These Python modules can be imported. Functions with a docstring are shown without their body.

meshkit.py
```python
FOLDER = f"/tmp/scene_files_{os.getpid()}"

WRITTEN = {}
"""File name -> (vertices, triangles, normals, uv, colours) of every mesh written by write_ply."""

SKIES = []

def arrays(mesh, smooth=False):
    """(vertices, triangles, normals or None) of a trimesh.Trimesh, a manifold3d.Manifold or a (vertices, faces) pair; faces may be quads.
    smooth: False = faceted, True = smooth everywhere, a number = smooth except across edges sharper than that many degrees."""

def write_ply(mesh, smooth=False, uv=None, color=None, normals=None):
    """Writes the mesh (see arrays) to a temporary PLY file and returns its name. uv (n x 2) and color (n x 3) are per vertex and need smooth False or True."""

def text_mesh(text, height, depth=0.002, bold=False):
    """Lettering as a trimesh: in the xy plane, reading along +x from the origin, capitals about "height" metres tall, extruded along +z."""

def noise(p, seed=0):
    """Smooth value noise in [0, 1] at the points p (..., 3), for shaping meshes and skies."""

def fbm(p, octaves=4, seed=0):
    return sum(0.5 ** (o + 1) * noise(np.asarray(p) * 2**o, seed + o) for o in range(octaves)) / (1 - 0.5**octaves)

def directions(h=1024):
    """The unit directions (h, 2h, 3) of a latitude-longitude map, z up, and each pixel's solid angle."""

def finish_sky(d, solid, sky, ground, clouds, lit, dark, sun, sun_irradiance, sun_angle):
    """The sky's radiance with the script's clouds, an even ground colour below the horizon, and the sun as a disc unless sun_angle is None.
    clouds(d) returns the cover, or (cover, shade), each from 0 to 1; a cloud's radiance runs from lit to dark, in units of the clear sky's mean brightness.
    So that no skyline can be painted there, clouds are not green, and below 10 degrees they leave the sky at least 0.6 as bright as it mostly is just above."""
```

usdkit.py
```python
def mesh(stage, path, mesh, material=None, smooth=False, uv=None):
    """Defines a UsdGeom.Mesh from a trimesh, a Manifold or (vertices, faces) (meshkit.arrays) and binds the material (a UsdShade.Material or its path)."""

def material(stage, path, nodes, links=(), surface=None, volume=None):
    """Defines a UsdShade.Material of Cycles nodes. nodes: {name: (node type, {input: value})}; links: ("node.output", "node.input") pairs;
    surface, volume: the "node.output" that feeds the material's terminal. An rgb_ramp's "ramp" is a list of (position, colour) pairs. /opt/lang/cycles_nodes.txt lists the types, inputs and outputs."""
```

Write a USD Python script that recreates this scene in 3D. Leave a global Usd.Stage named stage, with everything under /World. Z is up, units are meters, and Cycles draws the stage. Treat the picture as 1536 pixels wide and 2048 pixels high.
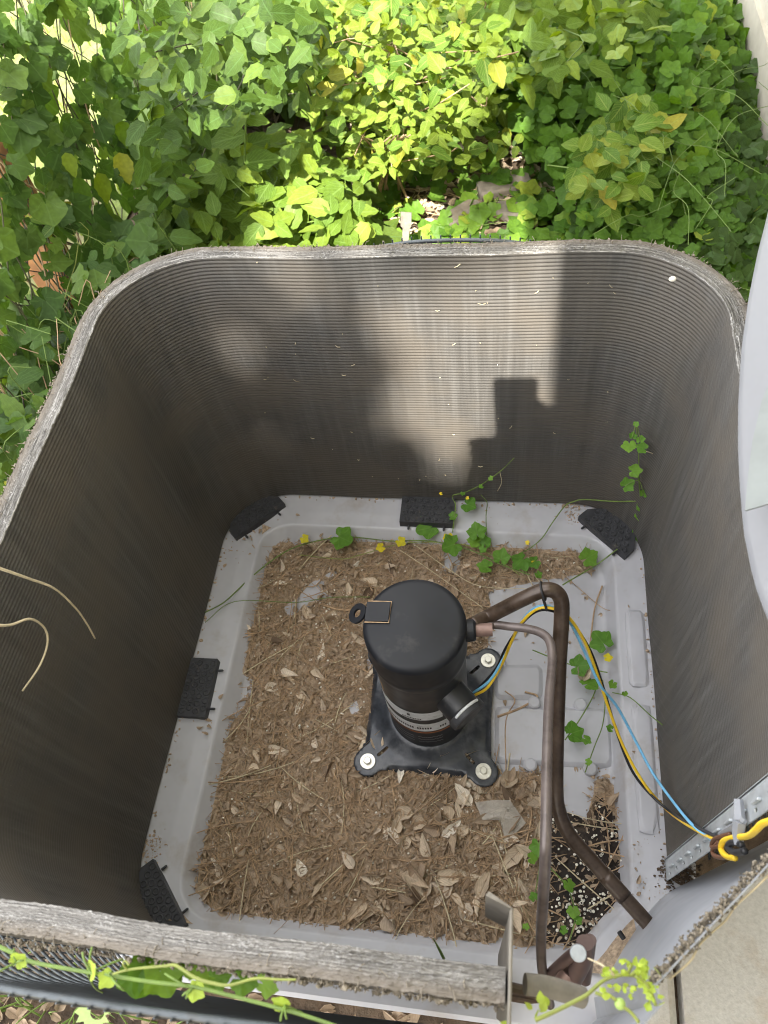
import math, random
import numpy as np, trimesh, usdkit, meshkit
import manifold3d as m3
import shapely.geometry as sg
import shapely
from scipy.spatial import Delaunay
from pxr import Usd, UsdGeom, UsdLux, UsdShade, Sdf, Gf, Vt

PI = math.pi
stage = Usd.Stage.CreateInMemory()
UsdGeom.SetStageUpAxis(stage, UsdGeom.Tokens.z)
UsdGeom.SetStageMetersPerUnit(stage, 1.0)
world = UsdGeom.Xform.Define(stage, '/World')
stage.SetDefaultPrim(world.GetPrim())
UsdGeom.Scope.Define(stage, '/World/Looks')

# ------------------------------------------------------------------ camera
CAM = np.array([0.1094, -0.4186, 1.2618])
YAW, PITCH, ROLL, FPX = -0.27866, 0.98496, -0.19804, 1527.98
FW = np.array([math.sin(YAW)*math.cos(PITCH), math.cos(YAW)*math.cos(PITCH), -math.sin(PITCH)])
_r = np.cross(FW, [0, 0, 1]); _r /= np.linalg.norm(_r); _u = np.cross(_r, FW)
RT = math.cos(ROLL)*_r + math.sin(ROLL)*_u
UP = -math.sin(ROLL)*_r + math.cos(ROLL)*_u
cam = UsdGeom.Camera.Define(stage, '/World/camera')
M4 = np.eye(4); M4[0, :3] = RT; M4[1, :3] = UP; M4[2, :3] = -FW; M4[3, :3] = CAM
cam.AddTransformOp().Set(Gf.Matrix4d(M4.tolist()))
cam.CreateHorizontalApertureAttr(36.0); cam.CreateVerticalApertureAttr(48.0)
cam.CreateFocalLengthAttr(36.0*FPX/1536)
cam.CreateClippingRangeAttr(Gf.Vec2f(0.02, 500))
cam.CreateExposureAttr(2.05)
cam.CreateFStopAttr(11.0); cam.CreateFocusDistanceAttr(1.15)

# ------------------------------------------------------------------ sky and sun
SUN = np.array([-0.037, -1.0, 1.122]); SUN /= np.linalg.norm(SUN)
sun_el, sun_rot = math.asin(SUN[2]), math.atan2(SUN[0], SUN[1])
usdkit.material(stage, '/World/Looks/sky_look', {
    's': ('sky_texture', {'sky_type': 'single_scattering', 'sun_disc': False, 'sun_elevation': sun_el, 'sun_rotation': sun_rot,
                          'air_density': 1.0, 'aerosol_density': 2.2}),
    'tc': ('texture_coordinate', {}), 'mp': ('mapping', {'scale': (1.6, 1.6, 3.2)}),
    'n': ('noise_texture', {'scale': 1.3, 'detail': 6.0, 'roughness': 0.6}),
    'r': ('rgb_ramp', {'ramp': [(0.32, (0.1, 0.1, 0.1)), (0.56, (0.85, 0.85, 0.85))]}),
    'mx': ('mix', {'color2': (11.0, 10.8, 10.4)}),
    'b': ('background_shader', {'strength': 0.13})},
    [('tc.generated', 'mp.vector'), ('mp.vector', 'n.vector'), ('n.fac', 'r.fac'), ('r.color', 'mx.fac'), ('s.color', 'mx.color1'),
     ('mx.color', 'b.color')], surface='b.background')
dome = UsdLux.DomeLight.Define(stage, '/World/sky')
UsdShade.MaterialBindingAPI.Apply(dome.GetPrim()).Bind(UsdShade.Material.Get(stage, '/World/Looks/sky_look'))
dome.GetPrim().SetCustomDataByKey('kind', 'structure')
sun = UsdLux.DistantLight.Define(stage, '/World/sun')
sun.CreateNormalizeAttr(True); sun.CreateIntensityAttr(1.25); sun.CreateAngleAttr(0.53); sun.CreateColorAttr(Gf.Vec3f(1.0, 0.94, 0.84))
_z = SUN; _x = np.cross([0, 0, 1.0], _z); _x /= np.linalg.norm(_x); _y = np.cross(_z, _x)
S4 = np.eye(4); S4[0, :3] = _x; S4[1, :3] = _y; S4[2, :3] = _z
sun.AddTransformOp().Set(Gf.Matrix4d(S4.tolist()))

# ------------------------------------------------------------------ helpers
rng = np.random.default_rng(7)
def pray(px):
    return FW + RT*(px[0]-768)/FPX - UP*(px[1]-1024)/FPX
def at(px, z):
    d = pray(px); return CAM + d*((z-CAM[2])/d[2])
def aty(px, y):
    d = pray(px); return CAM + d*((y-CAM[1])/d[1])
def atx(px, x):
    d = pray(px); return CAM + d*((x-CAM[0])/d[0])
def atp(px, P, n):
    d = pray(px); n = np.asarray(n, float); return CAM + d*((np.asarray(P)-CAM) @ n/(d @ n))
def project(X):
    d = np.asarray(X)-CAM; z = d @ FW
    return np.stack([768+FPX*(d @ RT)/z, 1024-FPX*(d @ UP)/z, z], -1)
def pxm(p, X):
    """how many metres p picture points span at the point X"""
    return p*((np.asarray(X)-CAM) @ FW)/FPX

_used = {}
def numbered(path):
    n = _used.get(path, -1)+1; _used[path] = n
    return path if n == 0 else f'{path}_{n:03d}'
def ppath(parent):
    if parent is None: return '/World'
    return parent if isinstance(parent, str) else str(parent.GetPath())
def tag(p, label=None, cat=None, group=None, kind=None):
    p = p.GetPrim() if hasattr(p, 'GetPrim') else p
    for k, v in (('label', label), ('category', cat), ('group', group), ('kind', kind)):
        if v: p.SetCustomDataByKey(k, v)
    return p
def thing(name, label, cat, loc=(0, 0, 0), group=None, kind=None):
    x = UsdGeom.Xform.Define(stage, numbered('/World/'+name))
    x.AddTranslateOp().Set(Gf.Vec3d(*map(float, loc)))
    p = x.GetPrim(); p.SetCustomDataByKey('loc', Gf.Vec3d(*map(float, loc)))
    return tag(p, label, cat, group, kind)
LOC = {}
def obj(name, mesh, mat, parent=None, smooth=35, uv=None, label=None, cat=None, kind=None, group=None):
    """one Mesh prim; points are given in world coordinates"""
    base = ppath(parent)
    path = numbered(base+'/'+name)
    if parent is not None:
        parts = base.split('/')
        root = stage.GetPrimAtPath('/'.join(parts[:3]))
        loc = root.GetCustomDataByKey('loc')
        if loc is not None and (loc[0] or loc[1] or loc[2]):
            v, f, n = None, None, None
            if isinstance(mesh, tuple):
                mesh = (np.asarray(mesh[0], float)-np.array(loc), mesh[1])
            else:
                if isinstance(mesh, m3.Manifold):
                    mesh = man2tri(mesh)
                mesh = mesh.copy(); mesh.apply_translation(-np.array(loc))
    if isinstance(mesh, tuple):
        f_ = np.asarray(mesh[1]); used = np.unique(f_)
        if len(used) < len(mesh[0]):
            ren = np.zeros(len(mesh[0]), int); ren[used] = np.arange(len(used)); mesh = (np.asarray(mesh[0])[used], ren[f_]); uv = None if uv is None else np.asarray(uv)[used]
    m = usdkit.mesh(stage, path, mesh, mat if not isinstance(mat, str) else '/World/Looks/'+mat, smooth=smooth, uv=uv)
    return tag(m.GetPrim(), label, cat, group, kind)
def man2tri(m):
    q = m.to_mesh(); return trimesh.Trimesh(np.asarray(q.vert_properties[:, :3], float), np.asarray(q.tri_verts), process=False)
def cat_mesh(ms):
    vs, fs, k = [], [], 0
    for m in ms:
        if isinstance(m, m3.Manifold): m = man2tri(m)
        if isinstance(m, tuple): v, f = np.asarray(m[0], float), np.asarray(m[1])
        else: v, f = np.asarray(m.vertices), np.asarray(m.faces)
        if f.shape[1] == 4: f = np.vstack([f[:, [0, 1, 2]], f[:, [0, 2, 3]]])
        vs.append(v); fs.append(f+k); k += len(v)
    return (np.vstack(vs), np.vstack(fs))
def box(x0, x1, y0, y1, z0, z1, bevel=0.0):
    if bevel <= 0:
        b = trimesh.creation.box((x1-x0, y1-y0, z1-z0)); b.apply_translation(((x0+x1)/2, (y0+y1)/2, (z0+z1)/2)); return b
    c = bevel
    pts = []
    for X, sx in ((x0, 1), (x1, -1)):
        for Y, sy in ((y0, 1), (y1, -1)):
            for Z, sz in ((z0, 1), (z1, -1)):
                pts += [(X+sx*c, Y+sy*c, Z), (X+sx*c, Y, Z+sz*c), (X, Y+sy*c, Z+sz*c)]
    return trimesh.convex.convex_hull(np.array(pts))
def spline(P, n=8, closed=False):
    P = np.asarray(P, float)
    if len(P) < 3:
        t = np.linspace(0, 1, n+1)[:, None]; return P[0]*(1-t)+P[-1]*t
    Q = np.vstack([2*P[0]-P[1], P, 2*P[-1]-P[-2]]); out = []
    for i in range(1, len(Q)-2):
        a, b, c, d = Q[i-1:i+3]
        for t in np.linspace(0, 1, n, endpoint=False):
            out.append(0.5*((2*b)+(c-a)*t+(2*a-5*b+4*c-d)*t*t+(3*b-a-3*c+d)*t**3))
    out.append(P[-1]); return np.array(out)
def tube(P, r, sides=8, n=0, caps=True):
    P = spline(P, n) if n else np.asarray(P, float)
    N = len(P); r = np.interp(np.linspace(0, 1, N), np.linspace(0, 1, len(np.atleast_1d(r))), np.atleast_1d(r))
    T = np.gradient(P, axis=0); T /= np.maximum(np.linalg.norm(T, axis=1, keepdims=True), 1e-9)
    a = np.cross(T[0], [0, 0, 1.0] if abs(T[0][2]) < .9 else [1.0, 0, 0]); a /= np.linalg.norm(a)
    V = []
    th = np.arange(sides)/sides*2*PI
    for i in range(N):
        a = a-T[i]*(a @ T[i]); a /= max(np.linalg.norm(a), 1e-9); b = np.cross(T[i], a)
        V.append(P[i]+r[i]*(np.cos(th)[:, None]*a+np.sin(th)[:, None]*b))
    V = np.vstack(V); F = []
    for i in range(N-1):
        for j in range(sides):
            k = (j+1) % sides
            F += [(i*sides+j, i*sides+k, (i+1)*sides+k), (i*sides+j, (i+1)*sides+k, (i+1)*sides+j)]
    if caps:
        V = np.vstack([V, P[0], P[-1]]); c0, c1 = N*sides, N*sides+1
        for j in range(sides):
            k = (j+1) % sides
            F += [(c0, k, j), (c1, (N-1)*sides+j, (N-1)*sides+k)]
    return (V, np.array(F))
def frame(d):
    d = np.asarray(d, float); d = d/np.linalg.norm(d)
    a = np.cross([0, 0, 1.0] if abs(d[2]) < .95 else [1.0, 0, 0], d); a /= np.linalg.norm(a)
    return a, np.cross(d, a), d
def lathe(profile, center, axis=(0, 0, 1), n=40):
    """profile: (radius, height) pairs along the axis; closed at both ends if the radius is 0"""
    a, b, d = frame(axis); th = np.arange(n)/n*2*PI; V = []; F = []
    for r, h in profile:
        V.append(np.asarray(center)+d*h+r*(np.cos(th)[:, None]*a+np.sin(th)[:, None]*b))
    V = np.vstack(V)
    for i in range(len(profile)-1):
        for j in range(n):
            k = (j+1) % n; F += [(i*n+j, i*n+k, (i+1)*n+k), (i*n+j, (i+1)*n+k, (i+1)*n+j)]
    m = trimesh.Trimesh(V, np.array(F), process=True); m.update_faces(m.nondegenerate_faces()); return m
def round_profile(r, h0, h1, c, k=4, inner=True):
    p = [(0, h0)] if inner else []
    p += [(r-c*0.5, h0), (r, h0+c*0.5)]
    for i in range(k+1):
        t = i/k*PI/2; p.append((r-c+c*math.cos(t), h1-c+c*math.sin(t)))
    p.append((0, h1)); return p
def poly_prism(P2, z0, z1, bevel=0):
    p = sg.Polygon(P2)
    return trimesh.creation.extrude_polygon(p, z1-z0).apply_translation((0, 0, z0))
def loop_of(poly, angles, c):
    """points of a star shaped outline at the given angles about c"""
    ring = poly.exterior; out = []
    for a in angles:
        l = sg.LineString([c, (c[0]+5*math.cos(a), c[1]+5*math.sin(a))])
        q = ring.intersection(l)
        q = q if q.geom_type == 'Point' else max(list(q.geoms), key=lambda g: (g.x-c[0])**2+(g.y-c[1])**2)
        out.append((q.x, q.y))
    return np.array(out)
def rpoly(P, r):
    return sg.Polygon(P).buffer(-r, quad_segs=16).buffer(r, quad_segs=16)
def loft(loops, close_bottom=True, close_top=False):
    N = len(loops[0]); V = np.vstack(loops); F = []
    for i in range(len(loops)-1):
        for j in range(N):
            k = (j+1) % N; F += [(i*N+j, i*N+k, (i+1)*N+k), (i*N+j, (i+1)*N+k, (i+1)*N+j)]
    extra = []
    for flag, row, rev in ((close_bottom, 0, True), (close_top, len(loops)-1, False)):
        if flag:
            c = len(V)+len(extra); extra.append(np.mean(loops[row], 0))
            for j in range(N):
                k = (j+1) % N; F.append((c, row*N+k, row*N+j) if rev else (c, row*N+j, row*N+k))
    if extra: V = np.vstack([V, extra])
    return (V, np.array(F))
def hullbones(bones, seg=14, refine=0.02, smooth=6):
    out = None
    for (p, rp, q, rq) in bones:
        a = m3.Manifold.sphere(rp, seg).translate(list(map(float, p))); b = m3.Manifold.sphere(rq, seg).translate(list(map(float, q)))
        h = m3.Manifold.batch_hull([a, b]); out = h if out is None else out+h
    t = man2tri(out.refine_to_length(refine)); t.merge_vertices()
    q = t.copy()
    if smooth: trimesh.smoothing.filter_taubin(q, iterations=smooth)
    return q if np.abs(q.vertices-t.vertices).max() < .03 else t

# ------------------------------------------------------------------ materials
def look(name, nodes, links, surface='p.BSDF'):
    return usdkit.material(stage, '/World/Looks/'+name, nodes, links, surface=surface)
def plain(name, col, rough=0.5, metal=0.0, var=0.15, scale=40, bump=0.15, dist=0.001, dirt=None, dscale=12, dlo=.52, dhi=.68, **kw):
    """base colour with fine variation, optional dirt patches, fine relief"""
    lo = tuple(c*(1-var) for c in col); hi = tuple(min(1, c*(1+var)) for c in col)
    nodes = {'g': ('geometry', {}), 'n': ('noise_texture', {'scale': scale, 'detail': 5.0, 'roughness': .6}),
             'r': ('rgb_ramp', {'ramp': [(0.3, lo), (0.7, hi)]}),
             'p': ('principled_bsdf', {'roughness': rough, 'metallic': metal, **kw}),
             'b': ('bump', {'strength': bump, 'distance': dist}),
             'rr': ('map_range', {'from_min': .3, 'from_max': .7, 'to_min': max(.02, rough-.08), 'to_max': min(1, rough+.1)})}
    links = [('g.position', 'n.vector'), ('n.fac', 'r.fac'), ('n.fac', 'b.height'), ('b.normal', 'p.normal'), ('n.fac', 'rr.value'), ('rr.result', 'p.roughness')]
    src = 'r.color'
    if dirt is not None:
        nodes['dn'] = ('noise_texture', {'scale': dscale, 'detail': 7.0, 'roughness': .68})
        nodes['dr'] = ('rgb_ramp', {'ramp': [(dlo, (0, 0, 0)), (dhi, (1, 1, 1))]})
        nodes['dm'] = ('mix', {'color2': dirt})
        links += [('g.position', 'dn.vector'), ('dn.fac', 'dr.fac'), ('dr.color', 'dm.fac'), (src, 'dm.color1')]
        src = 'dm.color'
    links.append((src, 'p.base_color'))
    return look(name, nodes, links)

plain('pan_paint', (.455, .455, .482), .42, var=.05, scale=25, bump=.06, dirt=(.33, .28, .235), dscale=9, dlo=.54, dhi=.80)
plain('black_paint', (.018, .019, .022), .42, var=.3, scale=30, bump=.12, dirt=(.11, .10, .09), dscale=16, dlo=.60, dhi=.85)
plain('cap_paint', (.0105, .0115, .0145), .5, var=.3, scale=22, bump=.2, dirt=(.06, .058, .055), dscale=16, dlo=.56, dhi=.86, specular_ior_level=.28)
plain('foot_paint', (.036, .040, .048), .34, var=.4, scale=35, bump=.2, dirt=(.16, .16, .165), dscale=18, dlo=.48, dhi=.78)
plain('rubber', (.015, .015, .016), .7, var=.3, scale=60, bump=.2, dirt=(.10, .085, .07), dscale=30, dlo=.58, dhi=.8)
plain('pad_plastic', (.036, .037, .041), .55, var=.3, scale=90, bump=.25, dirt=(.17, .14, .11), dscale=35, dlo=.6, dhi=.78)
plain('zinc_steel', (.72, .70, .62), .38, .55, var=.12, scale=80, bump=.1)
plain('galvanised', (.50, .53, .55), .42, .6, var=.18, scale=45, bump=.1, dirt=(.30, .29, .26), dscale=20, dlo=.58, dhi=.8)
plain('galvanised_pale', (.20, .215, .21), .5, .25, var=.12, scale=30, bump=.08)
plain('copper_aged', (.135, .110, .102), .34, .3, var=.25, scale=30, bump=.1, dirt=(.10, .075, .07), dscale=14, dlo=.5, dhi=.8)
plain('copper_dark', (.055, .037, .026), .30, .25, var=.35, scale=35, bump=.12, dirt=(.15, .12, .09), dscale=25, dlo=.62, dhi=.85)
plain('copper_joint', (.20, .13, .11), .42, .45, var=.3, scale=60, bump=.2)
plain('valve_paint', (.115, .075, .068), .42, .3, var=.35, scale=50, bump=.2)
plain('wire_yellow', (.78, .52, .03), .4, var=.05, scale=40, bump=.05)
plain('wire_blue', (.20, .52, .80), .4, var=.05, scale=40, bump=.05)
plain('wire_black', (.014, .014, .016), .4, var=.2, scale=40, bump=.05)
plain('wire_brown', (.12, .055, .03), .5, var=.2, scale=40, bump=.05)
plain('label_silver', (.66, .68, .69), .45, .0, var=.12, scale=120, bump=.05, dirt=(.2, .19, .17), dscale=45, dlo=.55, dhi=.8)
plain('label_ink', (.03, .03, .03), .5, var=.2, scale=60)
plain('label_rust', (.33, .12, .045), .6, var=.3, scale=90)
plain('sheet_paint', (.20, .203, .217), .45, var=.05, scale=18, bump=.05, dirt=(.36, .35, .34), dscale=7, dlo=.58, dhi=.85)
plain('panel_paint', (.27, .28, .305), .42, var=.06, scale=18, bump=.06, dirt=(.20, .17, .14), dscale=16, dlo=.58, dhi=.8)
plain('bracket_dirty', (.19, .172, .145), .62, .1, var=.25, scale=70, bump=.3, dirt=(.14, .12, .09), dscale=30, dlo=.5, dhi=.75)
plain('concrete', (.50, .485, .45), .85, var=.12, scale=160, bump=.5, dist=.002, dirt=(.37, .28, .19), dscale=6, dlo=.47, dhi=.72)
plain('soil', (.085, .058, .038), .95, var=.5, scale=45, bump=.9, dist=.012, dirt=(.16, .115, .075), dscale=14, dlo=.45, dhi=.7)
plain('wet_soil', (.022, .015, .011), .75, var=.5, scale=120, bump=.9, dist=.004, dirt=(.07, .048, .032), dscale=40, dlo=.52, dhi=.72)
plain('litter_bed', (.44, .335, .235), .95, var=.55, scale=140, bump=1.0, dist=.005, dirt=(.37, .275, .185), dscale=9, dlo=.45, dhi=.68)
plain('stucco', (.55, .51, .42), .9, var=.08, scale=14, bump=.5, dist=.006, dirt=(.42, .38, .30), dscale=5, dlo=.5, dhi=.75)
plain('white_trim', (.72, .70, .65), .6, var=.05, scale=20)
plain('post_wood', (.40, .19, .075), .8, var=.3, scale=30, bump=.4, dist=.003, dirt=(.24, .11, .05), dscale=12, dlo=.45, dhi=.7)
plain('grey_board', (.19, .165, .14), .9, var=.3, scale=40, bump=.6, dist=.003, dirt=(.18, .14, .10), dscale=14, dlo=.45, dhi=.7)
plain('fence_wire', (.065, .055, .048), .7, .3, var=.4, scale=90, bump=.2)
plain('guard_wire', (.10, .112, .122), .42, .4, var=.25, scale=70, bump=.1, dirt=(.12, .11, .10), dscale=40, dlo=.55, dhi=.8)
plain('lawn_green', (.13, .17, .04), .95, var=.35, scale=30, bump=.8, dist=.01, dirt=(.20, .18, .09), dscale=5, dlo=.45, dhi=.65)
plain('green_stem', (.135, .21, .04), .55, var=.25, scale=60, bump=.1, subsurface_weight=.0)
plain('yellow_stem', (.24, .275, .06), .5, var=.2, scale=50, bump=.1)
plain('dark_stem', (.075, .075, .035), .7, var=.35, scale=60, bump=.2)
plain('dry_stem', (.40, .275, .165), .85, var=.35, scale=60, bump=.3)
plain('pale_stem', (.55, .47, .31), .75, var=.2, scale=60, bump=.2)
plain('bark', (.12, .09, .065), .9, var=.4, scale=14, bump=.9, dist=.02)
plain('shell_white', (.84, .80, .70), .5, var=.2, scale=220, bump=.1)
plain('flower_yellow', (.72, .56, .02), .5, var=.1, scale=60)
plain('fruit_green', (.33, .46, .12), .35, var=.15, scale=60)
plain('fluff', (.28, .24, .185), 1.0, var=.4, scale=160, bump=1.0, dist=.004)
plain('skin', (.50, .32, .23), .5, var=.06, scale=50, subsurface_weight=.1)
plain('shirt_blue', (.06, .09, .16), .9, var=.12, scale=120, bump=.2)
plain('trousers_grey', (.07, .07, .075), .9, var=.12, scale=120, bump=.2)
plain('hair_brown', (.03, .02, .013), .6, var=.3, scale=200, bump=.4)
plain('phone_black', (.012, .012, .014), .25, var=.1, scale=30)
plain('clear_film', (.50, .46, .40), .25, var=.2, scale=50, bump=.3, alpha=.62)

# finned aluminium of the coil: grey-brown dust in vertical streaks, worn shiny fins
look('coil_fins', {
    'g': ('geometry', {}), 'mp': ('mapping', {'scale': (1, 1, .045)}),
    'n1': ('noise_texture', {'scale': 60.0, 'detail': 7.0, 'roughness': .75}), 'n2': ('noise_texture', {'scale': 7.0, 'detail': 5.0, 'roughness': .6}),
    'n3': ('noise_texture', {'scale': 420.0, 'detail': 3.0}),
    'r1': ('rgb_ramp', {'ramp': [(.22, (.050, .047, .043)), (.5, (.084, .080, .074)), (.80, (.150, .145, .137))]}),
    'r2': ('rgb_ramp', {'ramp': [(.40, (0, 0, 0)), (.60, (.85, .85, .85))]}), 'm': ('mix', {'color2': (.105, .093, .078)}),
    'r3': ('rgb_ramp', {'ramp': [(.70, (0, 0, 0)), (.80, (1, 1, 1))]}), 'm2': ('mix', {'color2': (.45, .40, .34)}), 'k': ('math', {'math_type': 'multiply', 'value2': .35}),
    'b': ('bump', {'strength': .35, 'distance': .0015}),
    'p': ('principled_bsdf', {'roughness': .5, 'metallic': .3})},
    [('g.position', 'mp.vector'), ('mp.vector', 'n1.vector'), ('g.position', 'n2.vector'), ('g.position', 'n3.vector'), ('n1.fac', 'r1.fac'), ('n2.fac', 'r2.fac'),
     ('r2.color', 'm.fac'), ('r1.color', 'm.color1'), ('n3.fac', 'r3.fac'), ('r3.color', 'k.value1'), ('k.value', 'm2.fac'), ('m.color', 'm2.color1'),
     ('m2.color', 'p.base_color'), ('n1.fac', 'b.height'), ('b.normal', 'p.normal')])
look('coil_edge', {
    'uv': ('uvmap', {'attribute': 'st'}), 'm1': ('mapping', {'scale': (420.0, 16.0, 1.0)}), 'm2': ('mapping', {'scale': (26.0, 2.2, 1.0)}), 'm3': ('mapping', {'scale': (14.0, 40.0, 1.0)}), 'sx': ('separate_xyz', {}),
    'n1': ('noise_texture', {'scale': 1.0, 'detail': 3.0, 'roughness': .6}), 'n2': ('noise_texture', {'scale': 1.0, 'detail': 5.0, 'roughness': .6}), 'n3': ('noise_texture', {'scale': 1.0, 'detail': 4.0, 'roughness': .6}),
    'r1': ('rgb_ramp', {'ramp': [(.50, (0, 0, 0)), (.66, (1, 1, 1))]}), 'r2': ('rgb_ramp', {'ramp': [(.47, (.02, .02, .02)), (.66, (1, 1, 1))]}),
    'r3': ('rgb_ramp', {'ramp': [(.34, (.055, .05, .045)), (.5, (.16, .15, .137)), (.66, (.40, .385, .36))]}),
    'k': ('math', {'math_type': 'multiply'}), 'w': ('mix', {'color2': (.52, .51, .49)}),
    'rv': ('rgb_ramp', {'ramp': [(.50, (0, 0, 0)), (.85, (.9, .9, .9))]}), 'd': ('mix', {'color2': (.20, .172, .14)}),
    'b': ('bump', {'strength': .6, 'distance': .0012}), 'p': ('principled_bsdf', {'roughness': .45, 'metallic': .35})},
    [('uv.UV', 'm1.vector'), ('uv.UV', 'm2.vector'), ('uv.UV', 'm3.vector'), ('uv.UV', 'sx.vector'), ('m1.vector', 'n1.vector'), ('m2.vector', 'n2.vector'), ('m3.vector', 'n3.vector'),
     ('n1.fac', 'r1.fac'), ('n2.fac', 'r2.fac'), ('n3.fac', 'r3.fac'), ('r1.color', 'k.value1'), ('r2.color', 'k.value2'), ('k.value', 'w.fac'), ('r3.color', 'w.color1'),
     ('sx.y', 'rv.fac'), ('rv.color', 'd.fac'), ('w.color', 'd.color1'), ('d.color', 'p.base_color'), ('n1.fac', 'b.height'), ('b.normal', 'p.normal')])

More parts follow.
